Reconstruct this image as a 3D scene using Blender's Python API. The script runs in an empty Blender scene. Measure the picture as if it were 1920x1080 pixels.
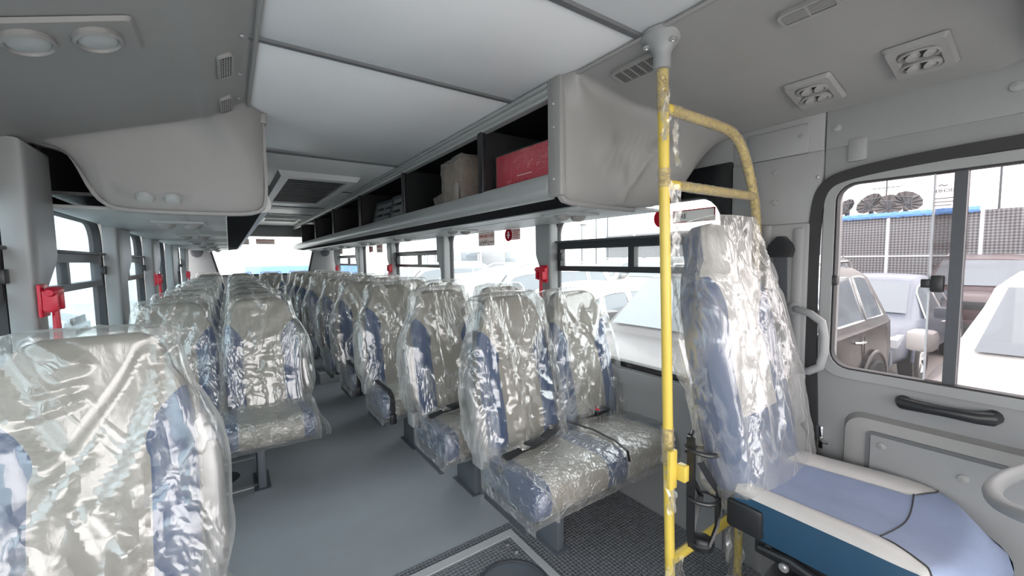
import bpy, bmesh, math, random
from mathutils import Vector, Matrix, noise
random.seed(7)
SC = bpy.context.scene
COL = SC.collection
PI = math.pi

# ---------------------------------------------------------------- camera, sky, exposure
cam_d = bpy.data.cameras.new('camera')
cam_d.sensor_width = 36.0
cam_d.lens = 766.0 / 1920.0 * 36.0
cam_d.clip_start = 0.02
cam_d.clip_end = 500
cam = bpy.data.objects.new('camera', cam_d)
COL.objects.link(cam)
cam.matrix_world = Matrix(((0.8222, 0.0531, -0.5667, 0.0),
                           (-0.5690, 0.0512, -0.8207, 0.0),
                           (-0.0146, 0.9973, 0.0723, 1.25),
                           (0, 0, 0, 1)))
SC.camera = cam
SC.view_settings.view_transform = 'Standard'
SC.view_settings.look = 'None'
SC.view_settings.gamma = 1.0
SC.view_settings.use_curve_mapping = False
SC.view_settings.exposure = 3.2

W = bpy.data.worlds.new('overcast_sky')
SC.world = W
W.use_nodes = True
wn = W.node_tree.nodes
wl = W.node_tree.links
wn.clear()
w_out = wn.new('ShaderNodeOutputWorld')
w_bg = wn.new('ShaderNodeBackground')
w_tc = wn.new('ShaderNodeTexCoord')
w_sep = wn.new('ShaderNodeSeparateXYZ')
w_ramp = wn.new('ShaderNodeValToRGB')
wl.new(w_tc.outputs['Generated'], w_sep.inputs[0])
wl.new(w_sep.outputs['Z'], w_ramp.inputs[0])
w_ramp.color_ramp.elements[0].position = 0.0
w_ramp.color_ramp.elements[0].color = (0.80, 0.775, 0.765, 1)
w_ramp.color_ramp.elements[1].position = 1.0
w_ramp.color_ramp.elements[1].color = (1.0, 1.0, 1.02, 1)
wl.new(w_ramp.outputs[0], w_bg.inputs[0])
w_bg.inputs[1].default_value = 1.0
wl.new(w_bg.outputs[0], w_out.inputs[0])
try:
    SC.cycles.max_bounces = 10
    SC.cycles.diffuse_bounces = 5
    SC.cycles.transparent_max_bounces = 40
    SC.cycles.sample_clamp_indirect = 4.0
    SC.cycles.use_denoising = True
except Exception:
    pass

# ---------------------------------------------------------------- materials
def mat(name, rgb, rough=0.5, metal=0.0, spec=0.5, grain=0.0, gscale=60.0, bump=0.0, bscale=300.0, coat=0.0):
    m = bpy.data.materials.new(name)
    m.use_nodes = True
    n, l = m.node_tree.nodes, m.node_tree.links
    b = n['Principled BSDF']
    b.inputs['Base Color'].default_value = (*rgb, 1)
    b.inputs['Roughness'].default_value = rough
    b.inputs['Metallic'].default_value = metal
    b.inputs['Specular IOR Level'].default_value = spec
    if coat:
        b.inputs['Coat Weight'].default_value = coat
        b.inputs['Coat Roughness'].default_value = 0.05
    if grain or bump:
        tc = n.new('ShaderNodeTexCoord')
    if grain:
        t = n.new('ShaderNodeTexNoise')
        t.inputs['Scale'].default_value = gscale
        t.inputs['Detail'].default_value = 5
        l.new(tc.outputs['Object'], t.inputs['Vector'])
        mx = n.new('ShaderNodeMix')
        mx.data_type = 'RGBA'
        mx.inputs[6].default_value = (*[c * (1 - grain) for c in rgb], 1)
        mx.inputs[7].default_value = (*[min(1, c * (1 + grain)) for c in rgb], 1)
        l.new(t.outputs[0], mx.inputs[0])
        l.new(mx.outputs[2], b.inputs['Base Color'])
    if bump:
        t2 = n.new('ShaderNodeTexNoise')
        t2.inputs['Scale'].default_value = bscale
        t2.inputs['Detail'].default_value = 3
        l.new(tc.outputs['Object'], t2.inputs['Vector'])
        bp = n.new('ShaderNodeBump')
        bp.inputs['Strength'].default_value = bump
        bp.inputs['Distance'].default_value = 0.002
        l.new(t2.outputs[0], bp.inputs['Height'])
        l.new(bp.outputs[0], b.inputs['Normal'])
    return m

M = {}
M['grey'] = mat('grey_moulded_plastic', (0.245, 0.243, 0.24), 0.5, grain=0.06, gscale=8, bump=0.12, bscale=500)
M['pillar'] = mat('grey_pillar_trim', (0.25, 0.258, 0.262), 0.42, grain=0.06, gscale=9)
M['ceil'] = mat('grey_ceiling_laminate', (0.66, 0.675, 0.69), 0.40, grain=0.07, gscale=3)
M['seam'] = mat('dark_ceiling_seam', (0.10, 0.105, 0.11), 0.5, grain=0.1)
M['wall'] = mat('grey_wall_panel', (0.24, 0.245, 0.25), 0.5, grain=0.05, gscale=10, bump=0.1)
M['floor'] = mat('dark_grey_vinyl', (0.32, 0.35, 0.375), 0.42, grain=0.12, gscale=5, bump=0.08, bscale=160)
M['black'] = mat('black_plastic', (0.012, 0.013, 0.015), 0.38, grain=0.1)
M['frit'] = mat('black_glass_band', (0.010, 0.011, 0.013), 0.18)
M['infill'] = mat('matt_black_infill', (0.008, 0.009, 0.010), 0.95, spec=0.05, grain=0.1)
M['rubber'] = mat('black_rubber', (0.02, 0.02, 0.022), 0.65, grain=0.15)
M['dkgrey'] = mat('dark_grey_metal', (0.055, 0.06, 0.07), 0.45, grain=0.1)
M['legs'] = mat('slate_painted_steel', (0.10, 0.115, 0.135), 0.4, grain=0.1)
M['alu'] = mat('brushed_aluminium', (0.62, 0.63, 0.64), 0.32, metal=0.85, grain=0.05, gscale=40)
M['rackalu'] = mat('painted_aluminium', (0.36, 0.375, 0.375), 0.38, metal=0.25, grain=0.05, gscale=20)
M['under'] = mat('pale_under_panel', (0.36, 0.38, 0.38), 0.4, grain=0.06, gscale=12)
M['greyfab'] = mat('taupe_leatherette', (0.26, 0.243, 0.215), 0.45, grain=0.08, gscale=30, bump=0.25, bscale=420)
M['bluefab'] = mat('navy_leatherette', (0.008, 0.042, 0.130), 0.42, grain=0.12, gscale=30, bump=0.25, bscale=420)
M['bluetop'] = mat('steel_blue_leatherette', (0.20, 0.245, 0.36), 0.40, grain=0.10, gscale=22, bump=0.25, bscale=420)
M['bluedeep'] = mat('deep_teal_blue_leatherette', (0.012, 0.048, 0.092), 0.42, grain=0.1, gscale=20, bump=0.15, bscale=420)
M['palefab'] = mat('pale_grey_leatherette', (0.42, 0.41, 0.40), 0.42, grain=0.06, gscale=20, bump=0.2, bscale=420)
M['shell'] = mat('grey_seat_shell', (0.18, 0.185, 0.19), 0.45, grain=0.06)
M['belt'] = mat('black_webbing', (0.014, 0.014, 0.016), 0.6, grain=0.2, gscale=200)
M['red'] = mat('red_plastic', (0.52, 0.010, 0.035), 0.35, grain=0.05)
M['redbox'] = mat('red_card', (0.52, 0.012, 0.045), 0.35, grain=0.08, gscale=12)
M['brownbox'] = mat('brown_card', (0.22, 0.15, 0.115), 0.5, grain=0.25, gscale=20)
M['white'] = mat('white_print', (0.75, 0.74, 0.72), 0.5, grain=0.04)
M['yellow'] = mat('yellow_paint', (0.60, 0.455, 0.085), 0.32, grain=0.06, gscale=18)
M['steelk'] = mat('bright_screw', (0.6, 0.6, 0.6), 0.3, metal=0.9, grain=0.04)
M['tyre'] = mat('tyre_rubber', (0.015, 0.015, 0.016), 0.7, grain=0.2)
M['carglass'] = mat('car_tinted_glass', (0.10, 0.12, 0.14), 0.08, spec=0.8, grain=0.05)
M['chrome'] = mat('chrome', (0.7, 0.7, 0.7), 0.15, metal=1.0, grain=0.03)
M['lamp'] = mat('lamp_glass', (0.55, 0.58, 0.62), 0.1, spec=0.8, grain=0.04)
M['signred'] = mat('sign_red', (0.55, 0.02, 0.04), 0.5, grain=0.03)
M['signface'] = mat('sign_pale_face', (0.30, 0.26, 0.25), 0.5, grain=0.05)
M['ink'] = mat('black_ink', (0.02, 0.02, 0.02), 0.5, grain=0.03)
M['ground'] = mat('pale_sandy_yard', (0.50, 0.48, 0.45), 0.9, grain=0.12, gscale=0.6)
M['bldg'] = mat('white_render', (0.78, 0.78, 0.77), 0.8, grain=0.04, gscale=1)
M['bluestrip'] = mat('blue_cladding', (0.10, 0.25, 0.55), 0.6, grain=0.1, gscale=2)
M['redstrip'] = mat('red_cladding', (0.55, 0.20, 0.20), 0.6, grain=0.1, gscale=2)
M['mesh_dark'] = mat('perforated_dark', (0.03, 0.032, 0.035), 0.5, grain=0.2, gscale=300)


def mat_ribbed(name, rgb, scale):
    m = mat(name, rgb, 0.42, grain=0.1, gscale=6)
    n, l = m.node_tree.nodes, m.node_tree.links
    tc = n.new('ShaderNodeTexCoord')
    w = []
    for d in ('X', 'Y'):
        t = n.new('ShaderNodeTexWave')
        t.bands_direction = d
        t.inputs['Scale'].default_value = scale
        l.new(tc.outputs['Object'], t.inputs['Vector'])
        w.append(t)
    mm = n.new('ShaderNodeMath')
    mm.operation = 'MULTIPLY'
    l.new(w[0].outputs['Fac'], mm.inputs[0])
    l.new(w[1].outputs['Fac'], mm.inputs[1])
    bp = n.new('ShaderNodeBump')
    bp.inputs['Strength'].default_value = 0.9
    bp.inputs['Distance'].default_value = 0.004
    l.new(mm.outputs[0], bp.inputs['Height'])
    l.new(bp.outputs[0], n['Principled BSDF'].inputs['Normal'])
    return m

M['ribbed'] = mat_ribbed('dark_studded_vinyl', (0.165, 0.175, 0.19), 20.0)


def mat_film(name, base=0.20, gain=0.55, scale=6.0, tint=(0.92, 0.91, 0.88), gloss=0.34, rough=0.13, stretch=(1, 1, 0.45), bump=0.7, edge=0.3):
    """thin polythene: mostly clear, milky where it is creased, with a glossy face"""
    m = bpy.data.materials.new(name)
    m.use_nodes = True
    n, l = m.node_tree.nodes, m.node_tree.links
    n.clear()
    out = n.new('ShaderNodeOutputMaterial')
    tc = n.new('ShaderNodeTexCoord')
    oi = n.new('ShaderNodeObjectInfo')
    mp = n.new('ShaderNodeMapping')
    mp.inputs['Scale'].default_value = stretch
    add = n.new('ShaderNodeVectorMath')
    add.operation = 'ADD'
    sc = n.new('ShaderNodeVectorMath')
    sc.operation = 'SCALE'
    sc.inputs[3].default_value = 3.7
    l.new(oi.outputs['Location'], sc.inputs[0])
    l.new(tc.outputs['Object'], add.inputs[0])
    l.new(sc.outputs[0], add.inputs[1])
    l.new(add.outputs[0], mp.inputs['Vector'])
    nz = n.new('ShaderNodeTexNoise')
    nz.inputs['Scale'].default_value = scale
    nz.inputs['Detail'].default_value = 4
    nz.inputs['Roughness'].default_value = 0.6
    nz.inputs['Distortion'].default_value = 0.7
    l.new(mp.outputs[0], nz.inputs['Vector'])
    # ridge = 1 - |2n-1|
    a = n.new('ShaderNodeMath'); a.operation = 'MULTIPLY_ADD'
    a.inputs[1].default_value = 2.0; a.inputs[2].default_value = -1.0
    l.new(nz.outputs[0], a.inputs[0])
    b = n.new('ShaderNodeMath'); b.operation = 'ABSOLUTE'
    l.new(a.outputs[0], b.inputs[0])
    c = n.new('ShaderNodeMapRange')
    c.inputs[1].default_value = 0.0; c.inputs[2].default_value = 0.10
    c.inputs[3].default_value = 1.0; c.inputs[4].default_value = 0.0
    l.new(b.outputs[0], c.inputs[0])
    nz2 = n.new('ShaderNodeTexNoise')
    nz2.inputs['Scale'].default_value = scale * 4.5
    nz2.inputs['Detail'].default_value = 5
    nz2.inputs['Distortion'].default_value = 1.0
    l.new(mp.outputs[0], nz2.inputs['Vector'])
    h = n.new('ShaderNodeMath'); h.operation = 'MULTIPLY_ADD'
    h.inputs[1].default_value = 0.45
    l.new(nz2.outputs[0], h.inputs[0])
    l.new(c.outputs[0], h.inputs[2])
    bp = n.new('ShaderNodeBump')
    bp.inputs['Strength'].default_value = bump
    bp.inputs['Distance'].default_value = 0.02
    l.new(h.outputs[0], bp.inputs['Height'])
    tr = n.new('ShaderNodeBsdfTransparent')
    tr.inputs[0].default_value = (0.97, 0.97, 0.96, 1)
    df = n.new('ShaderNodeBsdfDiffuse')
    df.inputs[0].default_value = (*tint, 1)
    tl = n.new('ShaderNodeBsdfTranslucent')
    tl.inputs[0].default_value = (*tint, 1)
    gl = n.new('ShaderNodeBsdfGlossy')
    gl.inputs[0].default_value = (0.95, 0.95, 0.95, 1)
    gl.inputs['Roughness'].default_value = rough
    for s in (df, tl, gl):
        l.new(bp.outputs[0], s.inputs['Normal'])
    m1 = n.new('ShaderNodeMixShader'); m1.inputs[0].default_value = 0.4
    l.new(df.outputs[0], m1.inputs[1]); l.new(tl.outputs[0], m1.inputs[2])
    op = n.new('ShaderNodeMath'); op.operation = 'MULTIPLY_ADD'; op.use_clamp = True
    op.inputs[1].default_value = gain; op.inputs[2].default_value = base
    cm = n.new('ShaderNodeMath'); cm.operation = 'MULTIPLY'
    nz3 = n.new('ShaderNodeTexNoise')
    nz3.inputs['Scale'].default_value = scale * 0.55
    nz3.inputs['Detail'].default_value = 2
    l.new(mp.outputs[0], nz3.inputs['Vector'])
    l.new(c.outputs[0], cm.inputs[0]); l.new(nz3.outputs[0], cm.inputs[1])
    l.new(cm.outputs[0], op.inputs[0])
    lwe = n.new('ShaderNodeLayerWeight'); lwe.inputs['Blend'].default_value = 0.5
    pe = n.new('ShaderNodeMath'); pe.operation = 'POWER'; pe.inputs[1].default_value = 3.0
    l.new(lwe.outputs['Facing'], pe.inputs[0])
    ae = n.new('ShaderNodeMath'); ae.operation = 'MULTIPLY_ADD'; ae.use_clamp = True
    ae.inputs[1].default_value = edge
    l.new(pe.outputs[0], ae.inputs[0]); l.new(op.outputs[0], ae.inputs[2])
    m2 = n.new('ShaderNodeMixShader')
    l.new(ae.outputs[0], m2.inputs[0])
    l.new(tr.outputs[0], m2.inputs[1]); l.new(m1.outputs[0], m2.inputs[2])
    lw = n.new('ShaderNodeLayerWeight')
    lw.inputs['Blend'].default_value = 0.35
    l.new(bp.outputs[0], lw.inputs['Normal'])
    g2 = n.new('ShaderNodeMath'); g2.operation = 'MULTIPLY_ADD'; g2.use_clamp = True
    g2.inputs[1].default_value = gloss; g2.inputs[2].default_value = 0.09
    l.new(lw.outputs['Facing'], g2.inputs[0])
    m3 = n.new('ShaderNodeMixShader')
    l.new(g2.outputs[0], m3.inputs[0])
    l.new(m2.outputs[0], m3.inputs[1]); l.new(gl.outputs[0], m3.inputs[2])
    l.new(m3.outputs[0], out.inputs[0])
    return m

M['film'] = mat_film('clear_polythene_cover', base=0.06, gain=0.60, scale=5.0, stretch=(1, 1, 0.3), gloss=0.34, rough=0.14, bump=0.22, edge=0.50)
M['film_near'] = mat_film('milky_polythene_cover', base=0.10, gain=0.34, scale=4.0, stretch=(1, 1, 0.35), gloss=0.28, rough=0.16, bump=0.16, edge=0.45)
M['film_thick'] = mat_film('cloudy_polythene_bag', base=0.13, gain=0.34, scale=7, stretch=(1, 1, 0.35), gloss=0.36, rough=0.15, bump=0.22, edge=0.4)
M['film_seat'] = mat_film('stretched_polythene', base=0.10, gain=0.30, scale=16, stretch=(1, 1, 1), gloss=0.45, rough=0.12, bump=0.45)
M['film_tight'] = mat_film('tight_clear_wrap', base=0.02, gain=0.10, scale=12, stretch=(1, 1, 1), gloss=0.15, rough=0.1, bump=0.4)
M['film_wrap'] = mat_film('polythene_wrapping', base=0.20, gain=0.5, scale=40, stretch=(1, 1, 1), tint=(0.80, 0.72, 0.62), gloss=0.4)


def mat_pane(name, glare=0.18, tint=(0.97, 0.98, 0.99), glarecol=(0.85, 0.86, 0.88)):
    """window glass with overexposed daylight haze mixed in as a faint milky layer"""
    m = bpy.data.materials.new(name)
    m.use_nodes = True
    n, l = m.node_tree.nodes, m.node_tree.links
    n.clear()
    out = n.new('ShaderNodeOutputMaterial')
    tc = n.new('ShaderNodeTexCoord')
    nz = n.new('ShaderNodeTexNoise')
    nz.inputs['Scale'].default_value = 5
    nz.inputs['Detail'].default_value = 6
    l.new(tc.outputs['Object'], nz.inputs['Vector'])
    mr = n.new('ShaderNodeMapRange')
    mr.inputs[1].default_value = 0.3; mr.inputs[2].default_value = 0.75
    mr.inputs[3].default_value = glare * 0.9; mr.inputs[4].default_value = glare * 1.1  # washed-out daylight put into the glass as a milky mix
    l.new(nz.outputs[0], mr.inputs[0])
    tr = n.new('ShaderNodeBsdfTransparent'); tr.inputs[0].default_value = (*tint, 1)
    tl = n.new('ShaderNodeBsdfTranslucent'); tl.inputs[0].default_value = (*glarecol, 1)
    gl = n.new('ShaderNodeBsdfGlossy'); gl.inputs['Roughness'].default_value = 0.02
    m1 = n.new('ShaderNodeMixShader')
    l.new(mr.outputs[0], m1.inputs[0])
    l.new(tr.outputs[0], m1.inputs[1]); l.new(tl.outputs[0], m1.inputs[2])
    lw = n.new('ShaderNodeLayerWeight'); lw.inputs['Blend'].default_value = 0.5
    pw = n.new('ShaderNodeMath'); pw.operation = 'POWER'; pw.inputs[1].default_value = 5.0
    l.new(lw.outputs['Facing'], pw.inputs[0])
    fr = n.new('ShaderNodeMath'); fr.operation = 'MULTIPLY_ADD'
    fr.inputs[1].default_value = 0.5; fr.inputs[2].default_value = 0.02
    l.new(pw.outputs[0], fr.inputs[0])
    m2 = n.new('ShaderNodeMixShader')
    l.new(fr.outputs[0], m2.inputs[0])
    l.new(m1.outputs[0], m2.inputs[1]); l.new(gl.outputs[0], m2.inputs[2])
    l.new(m2.outputs[0], out.inputs[0])
    return m

M['pane'] = mat_pane('glare_haze_glass', 0.035, tint=(0.76, 0.79, 0.79))
M['pane_door'] = mat_pane('door_window_glass', 0.008, tint=(0.70, 0.68, 0.68))
M['pane_left'] = mat_pane('tinted_glare_haze_glass', 0.02, tint=(0.58, 0.66, 0.69))


def mat_mesh(name):
    m = bpy.data.materials.new(name)
    m.use_nodes = True
    n, l = m.node_tree.nodes, m.node_tree.links
    b = n['Principled BSDF']
    b.inputs['Base Color'].default_value = (0.30, 0.30, 0.32, 1)
    b.inputs['Roughness'].default_value = 0.6
    tc = n.new('ShaderNodeTexCoord')
    mp = n.new('ShaderNodeMapping')
    mp.inputs['Rotation'].default_value = (PI / 4, 0, 0)
    l.new(tc.outputs['Object'], mp.inputs['Vector'])
    ck = n.new('ShaderNodeTexChecker')
    ck.inputs['Scale'].default_value = 17.0
    l.new(mp.outputs[0], ck.inputs['Vector'])
    ck.inputs[1].default_value = (0.20, 0.20, 0.21, 1)
    ck.inputs[2].default_value = (0.07, 0.07, 0.075, 1)
    l.new(ck.outputs[0], b.inputs['Base Color'])
    return m

M['fence'] = mat_mesh('woven_screen_mesh')

def mat_sheet(name, rgb, tr=0.5):
    """thin printed vinyl: lets daylight through from behind"""
    m = bpy.data.materials.new(name)
    m.use_nodes = True
    n, l = m.node_tree.nodes, m.node_tree.links
    n.clear()
    out = n.new('ShaderNodeOutputMaterial')
    tc = n.new('ShaderNodeTexCoord'); nz = n.new('ShaderNodeTexNoise'); nz.inputs['Scale'].default_value = 40
    l.new(tc.outputs['Object'], nz.inputs['Vector'])
    mx = n.new('ShaderNodeMix'); mx.data_type = 'RGBA'
    mx.inputs[6].default_value = (*[c * .93 for c in rgb], 1); mx.inputs[7].default_value = (*rgb, 1)
    l.new(nz.outputs[0], mx.inputs[0])
    d = n.new('ShaderNodeBsdfDiffuse'); t = n.new('ShaderNodeBsdfTranslucent')
    l.new(mx.outputs[2], d.inputs[0]); l.new(mx.outputs[2], t.inputs[0])
    m1 = n.new('ShaderNodeMixShader'); m1.inputs[0].default_value = tr
    l.new(d.outputs[0], m1.inputs[1]); l.new(t.outputs[0], m1.inputs[2]); l.new(m1.outputs[0], out.inputs[0])
    return m

M['sheet'] = mat_sheet('sticker_vinyl', (0.62, 0.55, 0.53), .42)
M['sheetred'] = mat_sheet('sticker_red_print', (0.42, 0.02, 0.04), .35)
M['palealu'] = mat('pale_anodised_edging', (0.52, 0.54, 0.55), 0.4, metal=0.2, grain=0.06, gscale=40)
CARPAINT = {}
def paint(key, rgb):
    if key not in CARPAINT:
        CARPAINT[key] = mat('car_paint_' + key, rgb, 0.42, grain=0.05, gscale=3, coat=0.12)
    return CARPAINT[key]

# ---------------------------------------------------------------- mesh helpers
class MB:
    def __init__(s):
        s.v = []; s.f = []; s.m = []; s.cur = 0
    def face(s, idx):
        s.f.append(tuple(idx)); s.m.append(s.cur)
    def add(s, vs, fs):
        o = len(s.v)
        s.v += [tuple(p) for p in vs]
        for f in fs:
            s.face([i + o for i in f])
        return s
    def box(s, x0, x1, y0, y1, z0, z1, r=0.0):
        if r <= 0:
            vs = [(x0, y0, z0), (x1, y0, z0), (x1, y1, z0), (x0, y1, z0), (x0, y0, z1), (x1, y0, z1), (x1, y1, z1), (x0, y1, z1)]
            return s.add(vs, [(0, 3, 2, 1), (4, 5, 6, 7), (0, 1, 5, 4), (1, 2, 6, 5), (2, 3, 7, 6), (3, 0, 4, 7)])
        bm = bmesh.new()
        bmesh.ops.create_cube(bm, size=1.0)
        bmesh.ops.scale(bm, vec=(x1 - x0, y1 - y0, z1 - z0), verts=bm.verts)
        bmesh.ops.translate(bm, vec=((x0 + x1) / 2, (y0 + y1) / 2, (z0 + z1) / 2), verts=bm.verts)
        bmesh.ops.bevel(bm, geom=list(bm.edges), offset=r, segments=2, affect='EDGES', profile=0.5)
        return s.bm(bm)
    def bm(s, bm):
        bm.verts.index_update()
        s.add([v.co[:] for v in bm.verts], [[v.index for v in f.verts] for f in bm.faces])
        bm.free()
        return s
    def tube(s, pts, r, n=10, cap=True, closed=False):
        pts = [Vector(p) for p in pts]
        rs = r if isinstance(r, (list, tuple)) else [r] * len(pts)
        o = len(s.v)
        N = len(pts)
        up = None
        for i, p in enumerate(pts):
            if closed:
                t = (pts[(i + 1) % N] - pts[i - 1]).normalized()
            else:
                t = (pts[min(i + 1, N - 1)] - pts[max(i - 1, 0)]).normalized()
            if up is None:
                up = Vector((0, 0, 1)) if abs(t.z) < 0.9 else Vector((0, 1, 0))
            a = t.cross(up)
            if a.length < 1e-5:
                a = t.orthogonal()
            a.normalize()
            b = a.cross(t).normalized()
            up = b
            for k in range(n):
                q = p + rs[i] * (math.cos(2 * PI * k / n) * a + math.sin(2 * PI * k / n) * b)
                s.v.append(q[:])
        R = N if closed else N - 1
        for i in range(R):
            j = (i + 1) % N
            for k in range(n):
                s.face((o + i * n + k, o + i * n + (k + 1) % n, o + j * n + (k + 1) % n, o + j * n + k))
        if cap and not closed:
            s.face([o + k for k in range(n)][::-1])
            s.face([o + (N - 1) * n + k for k in range(n)])
        return s
    def strip(s, pts, w, t, side):
        """flat webbing along pts, half width w along 'side', thickness t"""
        pts = [Vector(p) for p in pts]
        o = len(s.v); N = len(pts)
        for i, p in enumerate(pts):
            d = (pts[min(i + 1, N - 1)] - pts[max(i - 1, 0)]).normalized()
            sd = Vector(side[i] if isinstance(side, list) else side)
            sd = (sd - d * sd.dot(d)).normalized()
            nn = d.cross(sd).normalized()
            for a, b in ((-w, -t), (w, -t), (w, t), (-w, t)):
                s.v.append((p + sd * a + nn * b)[:])
        for i in range(N - 1):
            for k in range(4):
                s.face((o + i * 4 + k, o + i * 4 + (k + 1) % 4, o + i * 4 + 4 + (k + 1) % 4, o + i * 4 + 4 + k))
        s.face((o + 3, o + 2, o + 1, o)); e = o + (N - 1) * 4
        s.face((e, e + 1, e + 2, e + 3))
        return s
    def lathe(s, prof, n=24, mtx=None):
        o = len(s.v)
        mtx = mtx or Matrix()
        for r, z in prof:
            for k in range(n):
                a = 2 * PI * k / n
                s.v.append((mtx @ Vector((r * math.cos(a), r * math.sin(a), z)))[:])
        for i in range(len(prof) - 1):
            for k in range(n):
                s.face((o + i * n + k, o + i * n + (k + 1) % n, o + (i + 1) * n + (k + 1) % n, o + (i + 1) * n + k))
        if prof[0][0] > 1e-4:
            s.face([o + k for k in range(n)][::-1])
        if prof[-1][0] > 1e-4:
            e = o + (len(prof) - 1) * n
            s.face([e + k for k in range(n)])
        return s
    def prism(s, poly, a0, a1, fn):
        """poly of 2-D points swept from a0 to a1; fn(u, v, a) -> xyz"""
        o = len(s.v); n = len(poly)
        for a in (a0, a1):
            for u, v in poly:
                s.v.append(tuple(fn(u, v, a)))
        s.face([o + k for k in range(n)][::-1])
        s.face([o + n + k for k in range(n)])
        for k in range(n):
            s.face((o + k, o + (k + 1) % n, o + n + (k + 1) % n, o + n + k))
        return s
    def loft(s, secs, closed=False):
        o = len(s.v); n = len(secs[0])
        for sec in secs:
            s.v += [tuple(p) for p in sec]
        K = n if closed else n - 1
        for i in range(len(secs) - 1):
            for k in range(K):
                s.face((o + i * n + k, o + i * n + (k + 1) % n, o + (i + 1) * n + (k + 1) % n, o + (i + 1) * n + k))
        return s
    def mesh(s, name, mats, smooth=True, angle=38, fix=True):
        me = bpy.data.meshes.new(name)
        me.from_pydata(s.v, [], s.f)
        for m in (mats if isinstance(mats, (list, tuple)) else [mats]):
            me.materials.append(m)
        if any(s.m):
            me.polygons.foreach_set('material_index', s.m)
        if fix:
            b = bmesh.new(); b.from_mesh(me)
            bmesh.ops.recalc_face_normals(b, faces=b.faces)
            b.to_mesh(me); b.free()
        if smooth:
            me.polygons.foreach_set('use_smooth', [True] * len(me.polygons))
            me.set_sharp_from_angle(angle=math.radians(angle))
        me.update()
        return me

def link(name, me, parent=None, loc=None):
    o = bpy.data.objects.new(name, me)
    COL.objects.link(o)
    if parent is not None:
        o.parent = parent
    if loc is not None:
        o.location = loc
    return o

def obj(name, mb, m, parent=None, loc=None, smooth=True, angle=38, label=None, fix=True):
    me = mb.mesh(name, m, smooth, angle, fix) if isinstance(mb, MB) else mb
    o = link(name, me, parent, loc)
    if label:
        o['label'] = label
    return o

def tag(o, label, cat, group=None, kind=None):
    o['label'] = label; o['category'] = cat
    if group: o['group'] = group
    if kind: o['kind'] = kind
    return o

def thing(name, label, cat, loc=(0, 0, 0), rotz=0.0, group=None, kind=None):
    o = bpy.data.objects.new(name, None)
    o.empty_display_size = 0.05
    COL.objects.link(o)
    o.location = loc; o.rotation_euler = (0, 0, rotz)
    return tag(o, label, cat, group, kind)

def dup(root, loc, label, rotz=None, skip=()):
    r = root.copy(); COL.objects.link(r); r.location = loc; r['label'] = label
    if rotz is not None: r.rotation_euler = (0, 0, rotz)
    for ch in list(root.children):
        if ch.name.split('.')[0] in skip: continue
        c = ch.copy(); COL.objects.link(c); c.parent = r
        for g in list(ch.children):
            d = g.copy(); COL.objects.link(d); d.parent = c
    return r

def text_mesh(body, size, m, name, align='CENTER', ext=0.0008):
    cu = bpy.data.curves.new(name, 'FONT')
    cu.body = body; cu.size = size; cu.align_x = align; cu.align_y = 'CENTER'; cu.extrude = ext
    cu.resolution_u = 2
    t = bpy.data.objects.new(name, cu)
    COL.objects.link(t)
    dg = bpy.context.evaluated_depsgraph_get()
    me = bpy.data.meshes.new_from_object(t.evaluated_get(dg))
    bpy.data.objects.remove(t); bpy.data.curves.remove(cu)
    me.materials.clear(); me.materials.append(m)
    return me

def rrect(cx, cy, w, h, r, n=5):
    """rounded rectangle outline (u, v), counter-clockwise"""
    pts = []
    for sx, sy, a0 in ((1, 1, 0), (-1, 1, PI / 2), (-1, -1, PI), (1, -1, 1.5 * PI)):
        for k in range(n + 1):
            a = a0 + PI / 2 * k / n
            pts.append((cx + sx * (w / 2 - r) + r * math.cos(a), cy + sy * (h / 2 - r) + r * math.sin(a)))
    return pts

def ring(mb, inner, outer, a0, a1, fn):
    """frame between two outlines of equal count, from depth a0 to a1"""
    n = len(inner); o = len(mb.v)
    for a in (a0, a1):
        for P in (outer, inner):
            for u, v in P:
                mb.v.append(tuple(fn(u, v, a)))
    A, B, C, D = o, o + n, o + 2 * n, o + 3 * n
    for k in range(n):
        j = (k + 1) % n
        mb.face((A + k, A + j, B + j, B + k)); mb.face((C + k, D + k, D + j, C + j))
        mb.face((A + k, C + k, C + j, A + j)); mb.face((B + k, B + j, D + j, D + k))
    return mb

def sstep(a, b, x):
    t = max(0.0, min(1.0, (x - a) / (b - a)))
    return t * t * (3 - 2 * t)

def lerp(a, b, t):
    return a + (b - a) * t

# ================================================================ THE SETTING
XL, XR, ZC, YR, YF = -0.55, 1.65, 1.88, 8.35, -1.7
LX = lambda u, v, a: (a, u, v)

def polyline(pts, n):
    pts = [Vector(p) for p in pts]
    L = [0]
    for a, b in zip(pts[:-1], pts[1:]): L.append(L[-1] + (b - a).length)
    out = []
    for k in range(n):
        t = L[-1] * k / (n - 1)
        for i in range(len(pts) - 1):
            if t <= L[i + 1] + 1e-9:
                out.append(pts[i].lerp(pts[i + 1], (t - L[i]) / max(1e-9, L[i + 1] - L[i]))); break
        else: out.append(pts[-1].copy())
    return out

def smooth_poly(pts, it=2):
    pts = [Vector(p) for p in pts]
    for _ in range(it):
        q = [pts[0]]
        for a, b in zip(pts[:-1], pts[1:]):
            q += [a.lerp(b, .25), a.lerp(b, .75)]
        q.append(pts[-1]); pts = q
    return pts

          # (y, z) outline at depth x

def structure(name, mb, m, label, cat, **k):
    o = obj(name, mb, m, **k)
    return tag(o, label, cat, kind='structure')

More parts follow.
